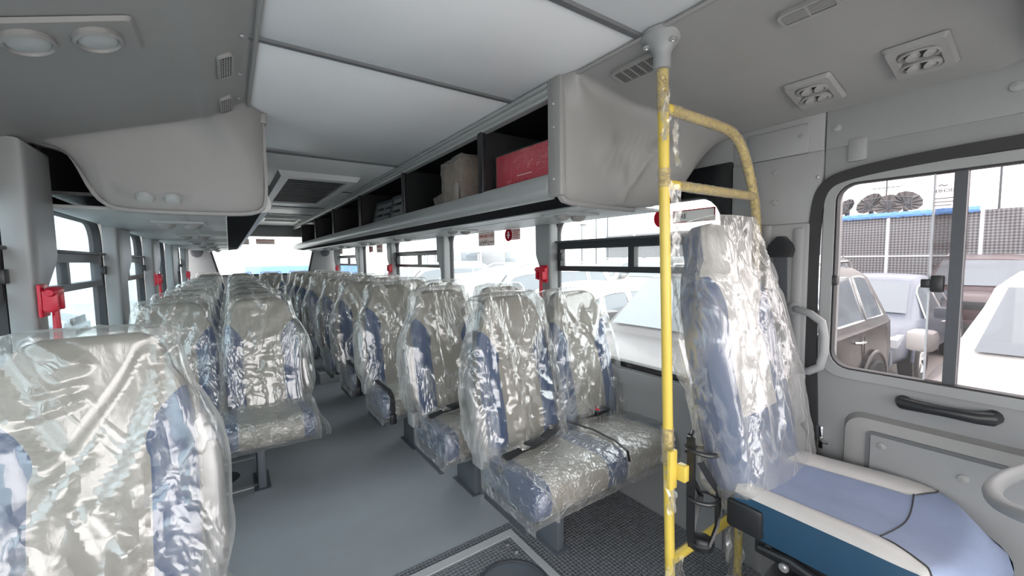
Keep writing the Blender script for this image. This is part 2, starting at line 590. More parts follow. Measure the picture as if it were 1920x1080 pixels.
# --- floor
fl = structure('floor', MB().box(XL - .07, XR + .07, YF, YR + .05, -0.06, 0.0), M['floor'], 'smooth dark grey vinyl bus floor down the aisle', 'floor')
obj('studded_mat', MB().box(0.30, XR - .002, 0.2, 1.535, 0.0, 0.004), M['ribbed'], fl, label='studded dark mat under the front seats')
mb = MB()
mb.box(0.70, XR - .004, 4.46, YR - .004, 0.0, 0.12, .006)
plat = obj('wheel_arch_step', mb, M['floor'], fl)
obj('edge_trim', MB().box(0.692, XR - .004, 4.452, 4.47, 0.108, 0.126).box(0.688, 0.705, 4.47, YR - .004, 0.108, 0.126), M['palealu'], plat, label='aluminium nosing')
plat2 = obj('wheel_arch_step', MB().box(XL + .004, 0.33, 4.46, YR - .004, 0.0, 0.12, .006), M['floor'], fl)
obj('edge_trim', MB().box(XL + .004, 0.338, 4.452, 4.47, 0.108, 0.126).box(0.325, 0.342, 4.47, YR - .004, 0.108, 0.126), M['palealu'], plat2, label='aluminium nosing')

# --- floor hatch by the front right seat
h = thing('floor_hatch', 'floor access hatch with pale metal edging and round cap beside front right seat', 'hatch', (0.70, 1.19, 0.004))
mb = MB()
ring(mb, [(-.27, -.26), (.27, -.26), (.27, .26), (-.27, .26)], [(-.30, -.30), (.30, -.30), (.30, .30), (-.30, .30)], -.004, .007, lambda u, v, a: (u, v, a))
obj('edging', mb, M['palealu'], h, label='pale metal edging')
obj('cover_plate', MB().box(-.27, .27, -.26, .26, -.004, .003), M['ribbed'], h)
obj('round_cap', MB().lathe([(.128, .003), (.128, .006), (.118, .007), (.112, .006), (.0, .0065)], 36, Matrix.Translation((.12, .02, 0))), M['legs'], h, label='round smooth cap')
obj('cap_ring', MB().lathe([(.131, .003), (.134, .0062), (.143, .0062), (.146, .003)], 40, Matrix.Translation((.12, .02, 0))), M['dkgrey'], h)
for p in ((.235, .225), (.238, .165), (-.23, .22), (.23, -.2)):
    obj('screw', MB().lathe([(.011, .003), (.010, .008), (.0, .009)], 12, Matrix.Translation((*p, 0))), M['steelk'], h)
h2 = thing('floor_hatch', 'small floor hatch with pale edging below second left seat', 'hatch', (-0.10, 2.82, 0))
mb = MB()
ring(mb, [(-.17, -.17), (.17, -.17), (.17, .2), (-.17, .2)], [(-.2, -.2), (.2, -.2), (.2, .23), (-.2, .23)], 0.0005, .006, lambda u, v, a: (u, v, a))
obj('edging', mb, M['palealu'], h2, label='pale metal edging')
obj('cover_plate', MB().box(-.17, .17, -.17, .2, 0.0005, .003), M['floor'], h2)
obj('round_cap', MB().lathe([(.09, .003), (.088, .006), (.08, .0065), (.0, .006)], 30), M['dkgrey'], h2)

# --- ceiling
ce = structure('ceiling', MB().box(XL - .07, XR + .07, YF, YR + .05, ZC + .02, ZC + .07), M['ceil'], 'grey laminate bus ceiling of wide panels over the aisle', 'ceiling')
seams = [-1.7, -0.6, 0.79, 1.39, 2.74, 4.0, 5.35, 6.2, 7.3, YR]
for a, b in zip(seams[:-1], seams[1:]):
    mb = MB()
    if a == 2.74 or a == 6.2: pass
    mb.box(0.0, 1.10, a + .006, b - .006, ZC, ZC + .018, .003)
    obj('ceiling_panel', mb, M['ceil'], ce)
for y in seams[1:-1]:
    obj('seam_strip', MB().prism([(-.014, 0), (-.009, -.007), (.009, -.007), (.014, 0)], 0.06, 1.0, lambda u, v, a, y=y: (a, y + u, ZC + v)), M['seam'], ce)

def air_grille(x0, x1, y0, y1, label, fw=.075):
    g = thing('ceiling_air_grille', label, 'air grille', ((x0 + x1) / 2, (y0 + y1) / 2, ZC))
    w, d = (x1 - x0) / 2, (y1 - y0) / 2
    mb = MB()
    o_, i_, t_ = [(-w, -d), (w, -d), (w, d), (-w, d)], [(-w + fw, -d + fw * 1.6), (w - fw, -d + fw * 1.6), (w - fw, d - fw * 1.6), (-w + fw, d - fw * 1.6)], None
    mid = [(-w + .02, -d + .03), (w - .02, -d + .03), (w - .02, d - .03), (-w + .02, d - .03)]
    mb.loft([[(u, v, 0) for u, v in o_], [(u, v, -.035) for u, v in mid], [(u, v, -.035) for u, v in i_], [(u, v, -.012) for u, v in i_]], closed=True)
    obj('frame', mb, M['ceil'], g)
    mb = MB(); mb.box(-w + fw, w - fw, -d + fw * 1.6, d - fw * 1.6, -.016, -.012)
    obj('filter_mesh', mb, M['mesh_dark'], g, label='dark perforated mesh')
    n = 14
    for k in range(n):
        y = lerp(-d + fw * 1.6, d - fw * 1.6, (k + .5) / n)
        obj('slat', MB().box(-w + fw, w - fw, y - .012, y + .004, -.024, -.017), M['dkgrey'], g)
    return g
air_grille(0.31, 0.86, 3.25, 4.90, 'large ceiling return air grille with dark mesh above the aisle')
air_grille(0.40, 0.90, 6.45, 7.05, 'smaller far ceiling air grille near the rear window', .05)

# --- walls (lower and upper panels; the windows sit between)
mb = MB(); mb.box(XL - .07, XL, YF, YR, -0.06, 0.68); mb.box(XL - .07, XL - .02, YF, YR, 1.56, ZC + .06)
mb.box(XL, XL + .012, YF, YR, .60, .672, .004)
structure('wall_left', mb, M['wall'], 'grey side wall panels below and above the left windows', 'wall')
mb = MB(); mb.box(XR, XR + .07, 0.86, YR, -0.06, 0.68); mb.box(XR + .02, XR + .07, 0.86, YR, 1.58, ZC + .06)
mb.box(XR - .012, XR, 0.90, YR, .60, .672, .004)
structure('wall_right', mb, M['wall'], 'grey side wall panels below and above the right windows', 'wall')
# rear wall with a trapezoid window
mb = MB()
WT = [(-.30, 1.70), (1.36, 1.70), (1.21, 1.025), (-.15, 1.025)]
OUT = [(XL - .07, ZC + .06), (XR + .07, ZC + .06), (XR + .07, -.06), (XL - .07, -.06)]
ring(mb, WT, OUT, YR, YR + .06, lambda u, v, a: (u, a, v))
rw = structure('wall_rear', mb, M['wall'], 'dark grey rear bus wall around the back window', 'wall')
for x in (-.42, 1.5):
    obj('speaker_grille', MB().lathe([(.075, 0), (.08, -.008), (.06, -.012), (.0, -.006)], 24, Matrix.Translation((x, YR, 1.42)) @ Matrix.Rotation(PI / 2, 4, 'X').inverted()), M['dkgrey'], rw)
obj('header_panel', MB().box(-.30, 1.4, YR - .10, YR - .002, 1.69, ZC - .002, .01), M['pillar'], rw)
w = thing('window_9', 'wide rear window at far end of the aisle', 'window', (0, YR, 0), kind='structure')
mb = MB(); I = [(-.275, 1.69), (1.335, 1.69), (1.19, 1.045), (-.13, 1.045)]
ring(mb, I, [(-.305, 1.705), (1.365, 1.705), (1.215, 1.02), (-.155, 1.02)], -.02, .03, lambda u, v, a: (u, a, v))
obj('rubber_frame', mb, M['rubber'], w)
mb = MB(); mb.prism(I, .012, .018, lambda u, v, a: (u, a, v)); obj('pane', mb, M['pane'], w)
mb = MB()
ring(mb, [(-.5, .25), (1.6, .25), (1.6, 1.72), (-.5, 1.72)], [(XL - .07, -.06), (XR + .07, -.06), (XR + .07, ZC + .06), (XL - .07, ZC + .06)], YF - .06, YF, lambda u, v, a: (u, a, v))
structure('wall_front', mb, M['wall'], 'front end wall of the bus around the windscreen opening', 'wall')

# --- pillars: outline (y, z), the rear edge steps in below the window rails
def pillar(i, x0, x1, ya, yb, yc, label, m='pillar'):
    mb = MB()
    s = 1 if x1 > 0.5 else -1
    poly = [(ya, .60), (yc, .60), (yc, 1.14), (lerp(yc, yb, .15), 1.165), (lerp(yc, yb, .9), 1.255), (yb, 1.28), (yb, 1.64), (ya, 1.64)]
    mb.prism(poly, x0, x1, LX)
    bm = bmesh.new(); me = mb.mesh('t', M[m], False); bm.from_mesh(me)
    xi = x0 if s > 0 else x1
    ed = [e for e in bm.edges if all(abs(v.co.x - xi) < 1e-4 for v in e.verts)]
    bmesh.ops.bevel(bm, geom=ed, offset=.018, segments=3, affect='EDGES', profile=.5)
    mb2 = MB().bm(bm)
    return structure('trim_%d' % i, mb2, M[m], label, 'pillar', angle=50)
LP = [(1.90, 2.14, 1.99), (3.12, 3.50, 3.32), (4.40, 4.83, 4.65), (5.80, 6.40, 6.2), (7.45, 7.95, 7.8)]
RP = [(1.91, 2.06, 2.00), (3.40, 3.56, 3.48), (4.86, 5.02, 4.94), (6.32, 6.55, 6.45), (7.85, 8.1, 8.0)]
nth = ['first', 'second', 'third', 'fourth', 'fifth', 'sixth', 'seventh', 'eighth', 'ninth', 'tenth', 'eleventh']
for k, (a, b, c) in enumerate(LP):
    pillar(k + 1, XL - .012, -0.50, a, b, c, 'grey stepped window pillar on left wall, %s from the front' % nth[k])
for k, (a, b, c) in enumerate(RP):
    pillar(k + 6, 1.60, XR + .012, a, b, c, 'grey stepped window pillar on right wall, %s behind the driver door' % nth[k])

# --- side windows
def side_window(i, x, ya, yb, z0, z1, label, slider=None, pane='pane', r=.11):
    """x: pane plane; frame is a black band with a rounded opening"""
    s = 1 if x > .5 else -1
    w = thing('window_%d' % i, label, 'window', (x, (ya + yb) / 2, 0), kind='structure')
    L, cz = (yb - ya), (z0 + z1) / 2
    inner = rrect(0, cz, L - .06, z1 - z0, r)
    n = 6
    # outer outline with matching count: the same rounded rectangle, larger
    outer = rrect(0, (z0 - .03 + 1.62) / 2, L, 1.62 - (z0 - .03), .004)
    mb = MB(); ring(mb, inner, outer, -.022, .022, lambda u, v, a: (a, u, v))
    obj('black_surround', mb, M['frit'], w)
    mb = MB(); inn2 = rrect(0, cz, L - .075, z1 - z0 - .015, r - .006)
    ring(mb, inn2, inner, -.027, .02, lambda u, v, a: (a, u, v))
    obj('rubber_seal', mb, M['rubber'], w)
    mb = MB(); mb.prism(rrect(0, cz, L - .075, z1 - z0 - .015, r - .006), .004 * s, .009 * s, lambda u, v, a: (a, u, v))
    obj('pane', mb, M[pane], w)
    if slider:
        za, zb, t = slider
        xi = -s * .03
        f = MB()
        hw = (L - .09) / 2
        ring(f, [(-hw + .03, za + .03), (hw - .03, za + .03), (hw - .03, zb - t), (-hw + .03, zb - t)], [(-hw, za), (hw, za), (hw, zb), (-hw, zb)], -.022, .018, lambda u, v, a: (a, u, v))
        fo = obj('vent_frame', f, M['black'] if s > 0 else M['dkgrey'], w, label='dark sliding vent frame')
        obj('rail_lip', MB().box(xi - .012, xi + .012, -hw, hw, zb - .006, zb + .006, .003), M['dkgrey'], fo)
        m_ = MB().box(-.02, .014, -.16 - .014 + .1, -.16 + .022 + .1, za + .03, zb - t)
        obj('mullion', m_, M['black'], fo)
        for sy in (-1, 1):
            c = MB().box(xi - .012, xi + .012, sy * (hw - .04) - .018, sy * (hw - .04) + .018, (za + zb) / 2 - .025, (za + zb) / 2 + .02, .004)
            obj('catch', c, M['black'], fo)
    return w
side_window(1, XR + .035, .86, 1.96, .70, 1.50, 'right side window behind the driver seat with dark sliding vent', (1.17, 1.345, .045))
side_window(2, XR + .035, 2.03, 3.44, .70, 1.50, 'plain right window carrying the emergency exit sticker beside second pillar')
side_window(3, XR + .035, 3.54, 4.90, .70, 1.50, 'right side window with sliding vent halfway down the bus', (1.17, 1.335, .04))
side_window(4, XR + .035, 4.98, 6.36, .70, 1.50, 'plain right window beyond the middle sliding vent')
side_window(5, XR + .035, 6.5, 8.2, .70, 1.50, 'rearmost right side window with sliding vent', (1.17, 1.335, .04))
LW = [(.30, 1.97, True, 'front left side window beside the nearest seat'),
      (2.10, 3.19, True, 'left side window with sliding vent behind the first pillar'),
      (3.46, 4.47, True, 'narrow left window with vent between second and third pillar'),
      (4.78, 5.87, False, 'plain left window without a vent past the third pillar'),
      (6.34, 7.52, True, 'rearmost left side window between fourth and fifth pillar')]
for k, (a, b, sl, lb) in enumerate(LW):
    side_window(10 + k, XL - .045, a, b, .70, 1.475, lb, (1.135, 1.305, .045) if sl else None, 'pane_left')

# --- driver side: door, lock pillar
XD = 1.68
d = thing('door_1', 'grey driver door with large sliding window and black pull handle', 'door', (XD, 0, 0), kind='structure')
DO = [(.565, -.06), (.565, 1.60), (-.55, 1.60), (-.55, -.06)]
inn = rrect(-.02, 1.168, 1.10, .635, .055)     # y from -.57 to .53
mb = MB()
# door skin: four slabs round the glass, so that the reveal has depth
mb.box(0, .06, -1.1, .556, -.06, .852, .006)
mb.box(0, .06, -1.1, .556, 1.484, 1.64, .006)
mb.box(0, .06, .518, .556, .852, 1.484)
obj('door_skin', mb, M['wall'], d)
win = rrect(-.04, 1.168, 1.12, .632, .06)
mb = MB(); ring(mb, rrect(-.03, 1.172, 1.10, .616, .055), rrect(-.03, 1.172, 1.16, .672, .07), -.008, .02, lambda u, v, a: (a, u, v))
obj('window_surround', mb, M['pillar'], d)
mb = MB(); ring(mb, rrect(-.03, 1.172, 1.09, .606, .05), rrect(-.03, 1.172, 1.10, .616, .055), .0, .03, lambda u, v, a: (a, u, v))
obj('rubber_seal', mb, M['rubber'], d)
p1 = obj('sliding_pane', MB().box(.030, .034, .222, .515, .862, 1.475), M['pane_door'], d)
obj('sliding_pane', MB().box(.018, .022, -.55, .292, .862, 1.475), M['pane_door'], d)
obj('pane_edge', MB().box(.014, .026, .288, .292, .862, 1.475), M['lamp'], d)
obj('window_mullion', MB().box(.006, .04, .224, .25, .862, 1.482), M['dkgrey'], d)
for (ya, yb, za, zb, nm) in ((.505, .53, 1.143, 1.178, 'a'), (.257, .285, 1.134, 1.184, 'b')):
    c = obj('window_catch', MB().box(-.006, .016, ya, yb, za, zb, .005), M['black'], d)
    if nm == 'b':
        obj('thumb_tab', MB().box(.0, .012, .284, .306, 1.146, 1.172, .003), M['black'], c)
# pull handle: two feet and a bowed grip
pts = [(-.002, .327, .795), (-.024, .322, .797), (-.034, .30, .798), (-.036, .24, .799), (-.034, .175, .80), (-.024, .152, .802), (-.002, .148, .803)]
mb = MB(); mb.tube(pts, [.020, .020, .017, .0145, .017, .020, .020], 12)
hd = obj('pull_handle', mb, M['black'], d)
# lower padded panel with inset board
def slab_y(mb, x0, x1, poly):
    return mb.prism(poly, x0, x1, LX)
mb = MB()
o_ = rrect(-.06, .36, 1.06, .745, .05); i_ = rrect(-.06, .355, 1.02, .70, .04)
mb.loft([[(0, u, v) for u, v in o_], [(-.028, u, v) for u, v in rrect(-.06, .36, 1.04, .725, .05)], [(-.036, u, v) for u, v in rrect(-.06, .358, .99, .675, .045)]], closed=True)
mb.face([len(mb.v) - len(o_) + k for k in range(len(o_))])
pd = obj('padded_panel', mb, M['grey'], d)
mb = MB(); ring(mb, rrect(-.10, .33, .985, .70, .012), rrect(-.10, .33, 1.005, .72, .016), -.041, -.034, LX)
obj('inset_groove', mb, M['seam'], d)
obj('inset_board', MB().box(-.044, -.034, -.59, .392, -.02, .68, .004), M['wall'], d)
for y, z in ((.362, .652), (.19, .625), (.20, .50)):
    obj('board_stud', MB().lathe([(.012, 0), (.011, .004), (.0, .006)], 14, Matrix.Translation((-.044, y, z)) @ Matrix.Rotation(-PI / 2, 4, 'Y')), M['grey'], d)
mb = MB(); mb.tube([(-.002, .535, .615), (-.02, .53, .607), (-.03, .518, .602), (-.026, .506, .60)], .004, 8); mb.box(-.012, 0, .525, .548, .57, .65, .004)
obj('inner_latch', mb, M['chrome'], d, label='small bright latch lever')
# black weather strip round the door opening
pts = [(.0, .555, -.05), (.0, .556, .58), (.0, .572, .9), (.0, .578, 1.2), (.0, .572, 1.40), (.0, .555, 1.475), (.0, .50, 1.507), (.0, .30, 1.525), (.0, .0, 1.53), (.0, -.6, 1.52)]
mb = MB(); q_ = smooth_poly(pts, 3); mb.strip([(XD - .008, p[1], p[2]) for p in q_], .017, .007, [(0, 1, .05) if i < len(q_) * .45 else (0, .6, 1) if i < len(q_) * .62 else (0, .1, 1) for i in range(len(q_))])
structure('trim_11', mb, M['rubber'], 'black rubber weather strip curving round the driver door', 'weather strip')
# upper header panel above the door, with joint lines and studs
mb = MB()
mb.box(XD - .004, XD + .05, -1.1, .553, 1.600, 1.76, .003)
mb.box(XD + .004, XD + .05, -1.1, .553, 1.50, 1.602, .003)
hp = structure('trim_12', mb, M['wall'], 'grey header panel above the driver door window', 'panel')
obj('raised_lug', MB().box(XD - .009, XD + .01, .443, .493, 1.545, 1.62, .008), M['wall'], hp)
for y, z in ((.523, 1.664), (.149, 1.668)):
    obj('stud', MB().lathe([(.013, 0), (.012, .005), (.0, .007)], 14, Matrix.Translation((XD - .004, y, z)) @ Matrix.Rotation(-PI / 2, 4, 'Y')), M['wall'], hp)
obj('screw', MB().lathe([(.006, 0), (.005, .003), (.0, .004)], 10, Matrix.Translation((XD - .012, .568, 1.512)) @ Matrix.Rotation(-PI / 2, 4, 'Y')), M['steelk'], hp)
# lock pillar between door and first passenger window
mb = MB()
mb.box(XD - .02, XD + .05, .585, .86, -.06, 1.36, .01)
mb.box(XD - .012, XD + .05, .557, .86, 1.357, 1.60, .006)
mb.box(XD - .006, XD + .05, .557, .86, 1.598, 1.90, .004)
mb.box(XD - .028, XD, .60, .635, -.06, 1.345, .01)
mb.box(XD - .028, XD, .705, .74, -.06, 1.36, .01)
lp = structure('trim_13', mb, M['wall'], 'broad grey lock pillar between driver door and first right window', 'pillar')
obj('upper_cover_panel', MB().box(XD - .016, XD, .60, .80, 1.60, 1.70, .004), M['wall'], lp)
for y, z in ((.70, 1.44), (.70, 1.55), (.62, 1.66)):
    obj('stud', MB().lathe([(.010, 0), (.009, .004), (.0, .005)], 12, Matrix.Translation((XD - .013, y, z)) @ Matrix.Rotation(-PI / 2, 4, 'Y')), M['wall'], lp)

# driver belt guide on the lock pillar
b = thing('driver_seat_belt', 'black seat belt guide and webbing on grey pillar behind the driver seat', 'seat belt', (XD - .03, .665, 1.27))
mb = MB(); mb.prism([(-.042, -.005), (-.036, .014), (-.012, .044), (.008, .044), (.035, .014), (.042, -.005), (.034, -.03), (-.034, -.03)], -.028, .004, lambda u, v, a: (a, u, v))
obj('guide_cover', mb, M['black'], b)
mb = MB(); mb.strip([(-.012, 0, -.02), (-.010, -.005, -.3), (-.008, -.02, -.66), (-.008, -.025, -1.0)], .022, .002, (0, 1, 0))
obj('webbing', mb, M['dkgrey'], b, label='dark grey webbing')
mb = MB(); mb.tube([(-.02, -.03, -.62), (-.05, -.02, -.66), (-.06, 0, -.75), (-.05, .02, -.85)], .012, 8); mb.box(-.045, 0, -.05, .02, -.80, -.66, .012)
obj('belt_reel', mb, M['black'], b)

# grab handle
pts = [(0, .012, .0), (-.02, .0, .003), (-.045, -.05, -.006), (-.052, -.085, -.03), (-.055, -.095, -.075), (-.055, -.095, -.13), (-.052, -.085, -.18), (-.045, -.05, -.205), (-.02, -.0, -.212), (0, .012, -.214)]
g = thing('grab_handle', 'light grey tubular grab handle beside the driver door window', 'grab handle', (XD - .028, .605, 1.055))
pp = []
for i in range(len(pts) - 1):
    for k in range(3):
        pp.append(Vector(pts[i]).lerp(Vector(pts[i + 1]), k / 3))
pp.append(Vector(pts[-1]))
obj('grip_tube', MB().tube(pp, .0125, 12), M['pillar'], g)
for z in (0, -.214):
    obj('foot_plate', MB().lathe([(.024, 0), (.024, .008), (.016, .014), (.0, .014)], 16, Matrix.Translation((0.0, .012, z)) @ Matrix.Rotation(-PI / 2, 4, 'Y')), M['pillar'], g)
mb = MB()
random.seed(3)
mb.lathe([(.014, -.03), (.021, -.018), (.016, -.006), (.023, .006), (.017, .018), (.015, .03)], 14, Matrix.Translation((-.014, .004, -.213)) @ Matrix.Rotation(PI / 2.4, 4, 'Y'))
obj('film_remnant', mb, M['film_wrap'], g, label='torn clear film round lower foot')

# ================================================================ OVERHEAD DUCTS AND RACKS
NP = 100
def near_path(x, z, path):
    best = 9
    for (x0, z0), (x1, z1) in zip(path[:-1], path[1:]):
        dx, dz = x1 - x0, z1 - z0
        t = max(0, min(1, ((x - x0) * dx + (z - z0) * dz) / (dx * dx + dz * dz)))
        best = min(best, math.hypot(x - x0 - t * dx, z - z0 - t * dz))
    return best
RIDGES = [[(1.00, 1.86), (1.07, 1.77), (1.13, 1.69), (1.20, 1.61), (1.235, 1.57), (1.265, 1.50), (1.275, 1.46)], [(1.42, 1.71), (1.34, 1.62), (1.285, 1.52)]]
VALLEY = [(1.19, 1.63), (1.30, 1.665), (1.40, 1.70)]
# right duct over the driver: thin section A in front, rack section B behind
A = polyline(smooth_poly([(1.0, 1.878), (1.02, 1.866), (1.22, 1.825), (1.45, 1.775), (1.60, 1.738), (1.668, 1.722)], 2), NP)
B = polyline([(.978, 1.878), (.978, 1.84), (.978, 1.62), (.980, 1.51), (.995, 1.475), (1.03, 1.455), (1.12, 1.45), (1.35, 1.45), (1.46, 1.455), (1.55, 1.50), (1.60, 1.60), (1.62, 1.66)], NP)
secs = []
NS = 64
for i in range(NS):
    y = lerp(.17, 1.13, (i / (NS - 1)) ** .6)
    sec = []
    for k in range(NP):
        u = k / (NP - 1)
        # the fillet starts nearer the front towards the wall side
        a0 = lerp(1.02, .82, sstep(.30, .95, u)); b0 = lerp(1.128, 1.05, sstep(.5, 1.0, u))
        q = max(0, min(1, (y - a0) / (b0 - a0))); s = q * q * q * (q * (6 * q - 15) + 10)
        p = A[k].lerp(B[k], s)
        dy = 0.0
        if 0 < s < 1.001 and y > .8:
            d1 = min(near_path(p.x, p.y, R_) for R_ in RIDGES)
            m_ = min(1, s * 6)
            dy -= .019 * m_ * math.exp(-(d1 / .014) ** 2)
            dy += .010 * m_ * math.exp(-(near_path(p.x, p.y, VALLEY) / .016) ** 2)
        sec.append((p.x, y + dy, p.y))
    secs.append(sec)
front = []
for i, (dy, dz) in enumerate(((-.10, .16), (-.085, .08), (-.055, .03), (-.03, .01))):
    front.append([(p.x, .17 + dy, min(1.879, p.y + dz)) for p in A])
secs = front + secs
mb = MB().loft(secs)
dr = thing('overhead_duct', 'grey moulded overhead air duct above the driver, ending in rack end cap', 'air duct', (0, 0, 0))
obj('moulded_shell', mb, M['grey'], dr, angle=80)
obj('front_console', MB().box(.80, 1.672, -1.5, .085, 1.70, 1.896, .03), M['grey'], dr)
# raised border of the rack end, seam clip pieces
mb = MB(); mb.tube([(p.x, 1.128, p.y) for p in polyline(smooth_poly([(.985, 1.872), (.985, 1.52), (.99, 1.465), (1.05, 1.452), (1.40, 1.448)], 2), 26)], .014, 8)
obj('end_border', mb, M['grey'], dr)
mb = MB(); mb.tube([(1.005, y, 1.873) for y in (.06, .3, .6, .9, 1.1)], .007, 6)
obj('ceiling_bead', mb, M['grey'], dr)
obj('joint_sleeve', MB().box(.968, .998, 1.095, 1.165, 1.47, 1.884, .008), M['grey'], dr)
for z in (1.79, 1.71, 1.53):
    obj('screw', MB().lathe([(.005, 0), (.004, .003), (.0, .004)], 10, Matrix.Translation((.968, 1.13, z)) @ Matrix.Rotation(-PI / 2, 4, 'Y')), M['steelk'], dr)

def frame_at(P, X, Y):
    """matrix with origin P, local x along X, local y along Y"""
    X = Vector(X).normalized(); Z = X.cross(Vector(Y)).normalized(); Y = Z.cross(X)
    return Matrix(((X.x, Y.x, Z.x, P[0]), (X.y, Y.y, Z.y, P[1]), (X.z, Y.z, Z.z, P[2]), (0, 0, 0, 1)))

def tilt(root, mtx):
    root.matrix_world = mtx

def slot_grille(name, label, mtx, w, hgt, n, cols, parent=None):
    """grille: plate with recessed slots; local z points out of the surface"""
    g = thing(name, label, 'air grille')
    if parent is None: tilt(g, mtx)
    else: g.matrix_local = mtx
    mb = MB(); ring(mb, rrect(0, 0, w - .014, hgt - .014, .006), rrect(0, 0, w, hgt, .012), -.010, .0025, lambda u, v, a: (u, v, a))
    obj('frame', mb, M['grey'], g)
    obj('dark_back', MB().box(-w / 2 + .008, w / 2 - .008, -hgt / 2 + .008, hgt / 2 - .008, -.008, .0004), M['infill'], g)
    for k in range(n):
        y = lerp(-hgt / 2 + .012, hgt / 2 - .012, k / (n - 1))
        obj('louvre', MB().box(-w / 2 + .008, w / 2 - .008, y - .0013, y + .0013, .0, .0016), M['grey'], g)
    for k in range(1, cols):
        x = lerp(-w / 2 + .01, w / 2 - .01, k / cols)
        obj('rib', MB().box(x - .0022, x + .0022, -hgt / 2 + .008, hgt / 2 - .008, .0, .0018), M['grey'], g)
    return g

nrm_s = Vector((-.224, 0, -.975))
# slope in x: dz/dx = -.23 ; local x along -y (front), local y along inboard-up
def duct_pt(x, y, off=0.003):
    best = min(A, key=lambda p: abs(p.x - x))
    i = A.index(best); j = min(i + 1, len(A) - 1); i0 = max(i - 1, 0)
    t = (A[j] - A[i0]).normalized()
    P = Vector((x, y, lerp(A[i0].y, A[j].y, (x - A[i0].x) / (A[j].x - A[i0].x))))
    X = Vector((0, -1, 0)); Yv = Vector((-t.x, 0, -t.y)).normalized()
    m = frame_at(P, X, Yv)
    z = m.to_3x3() @ Vector((0, 0, 1))
    if z.z > 0: m = frame_at(P, -X, Yv)
    z = m.to_3x3() @ Vector((0, 0, 1))
    m.translation = P + z * off
    return m
slot_grille('slot_air_grille', 'slotted grey grille at top edge of picture above the driver', duct_pt(1.165, .43, .011), .12, .05, 7, 2)
slot_grille('slot_air_grille', 'slotted grey grille on duct beside the luggage rack end', duct_pt(1.10, .87, .011), .165, .075, 8, 5)

def air_vent(label, mtx, L, Wd):
    v = thing('air_vent', label, 'air vent'); tilt(v, mtx)
    mb = MB(); mb.loft([[(u, w_, 0) for u, w_ in rrect(0, 0, L, Wd, .008)], [(u, w_, .012) for u, w_ in rrect(0, 0, L - .012, Wd - .012, .008)], [(u, w_, .012) for u, w_ in rrect(0, 0, L - .045, Wd - .04, .02)], [(u, w_, .004) for u, w_ in rrect(0, 0, L - .055, Wd - .05, .02)]], closed=True)
    n = len(mb.v); q = len(rrect(0, 0, 1, 1, .1)); mb.face([n - q + k for k in range(q)])
    obj('vent_frame', mb, M['grey'], v)
    for sy in (-1, 1):
        c = sy * Wd * .18
        T = Matrix.Translation((sy * .004, c, .006)) @ Matrix.Diagonal((1.35, .78, 1, 1))
        nz = obj('nozzle', MB().lathe([(.031, .0), (.031, .008), (.026, .010), (.024, .003), (.0, .003)], 24, T), M['grey'], v)
        obj('throat', MB().lathe([(.0235, .0032), (.0, .0042)], 24, T), M['black'], nz)
        for a in (-.35, .35):
            obj('flap', MB().lathe([(.0, .006), (.015, .006), (.021, .009), (.0, .013)], 16, T @ Matrix.Translation((a * .035, 0, 0)) @ Matrix.Rotation(.5, 4, 'Y') @ Matrix.Diagonal((.62, .98, 1, 1))), M['grey'], nz)
    return v
air_vent('square air vent with two round nozzles above the driver, nearer the luggage rack', duct_pt(1.522, .538), .125, .15)
air_vent('square air vent with two round nozzles above the driver, nearer the windscreen', duct_pt(1.505, .298), .125, .15)

CAPL = [(-.052, 1.86), (-.060, 1.70), (-.082, 1.545), (-.11, 1.512), (-.16, 1.503), (-.27, 1.500), (-.315, 1.515), (-.345, 1.56), (-.385, 1.64), (-.47, 1.72), (-.47, 1.9), (-.052, 1.9)]
def inside(x, z, poly):
    c = False
    for (x0, z0), (x1, z1) in zip(poly, poly[1:] + poly[:1]):
        if (z0 > z) != (z1 > z) and x < (x1 - x0) * (z - z0) / (z1 - z0) + x0: c = not c
    return c
# --- left duct: wide underside in front, deep rack end behind
A2 = polyline(smooth_poly([(.092, 1.878), (.085, 1.877), (.070, 1.868), (.030, 1.840), (-.022, 1.804), (-.045, 1.797), (-.07, 1.797), (-.30, 1.722), (-.48, 1.660), (-.555, 1.632)], 2), 130)
B2 = polyline([(.152, 1.878), (.155, 1.80), (.152, 1.53), (.14, 1.485), (.10, 1.455), (.0, 1.445), (-.27, 1.445), (-.345, 1.455), (-.385, 1.50), (-.415, 1.60), (-.44, 1.648), (-.48, 1.665), (-.555, 1.668)], 130)
secs = []
ys = [-.7, 0, .6, 1.1, 1.5, 1.75] + [lerp(1.88, 2.10, (k / 44) ** .7) for k in range(45)]
for y in ys:
    sec = []
    for k in range(130):
        u = k / 129
        inner = 1 - sstep(.12, .36, u)           # toward the aisle edge the fillet is longer
        a0 = lerp(1.99, 1.93, inner); b0 = 2.085
        s = max(0, min(1, (y - a0) / (b0 - a0))); s = s * s * (3 - 2 * s)
        p = A2[k].lerp(B2[k], s)
        dy = 0.0
        if s > .02:
            dd = near_path(p.x, p.y, CAPL)
            ins = inside(p.x, p.y, CAPL)
            sd = dd if ins else -dd
            dy = -.026 * sstep(-.006, .014, sd) * sstep(.55, .98, s)
        sec.append((p.x, y + dy, p.y))
    secs.append(sec)
dl = thing('overhead_duct', 'grey moulded overhead air duct above the nearest left seat', 'air duct', (0, 0, 0))
obj('moulded_shell', MB().loft(secs), M['grey'], dl, angle=70)
mb = MB()
P = polyline(smooth_poly([(.150, 1.872), (.152, 1.52), (.13, 1.463), (.04, 1.448), (-.27, 1.446), (-.35, 1.456), (-.39, 1.51), (-.418, 1.60), (-.445, 1.652), (-.54, 1.668)], 2), 44)
mb.strip([(p.x, 2.085, p.y) for p in P], .022, .006, (0, 1, 0))
obj('end_flange', mb, M['grey'], dl)
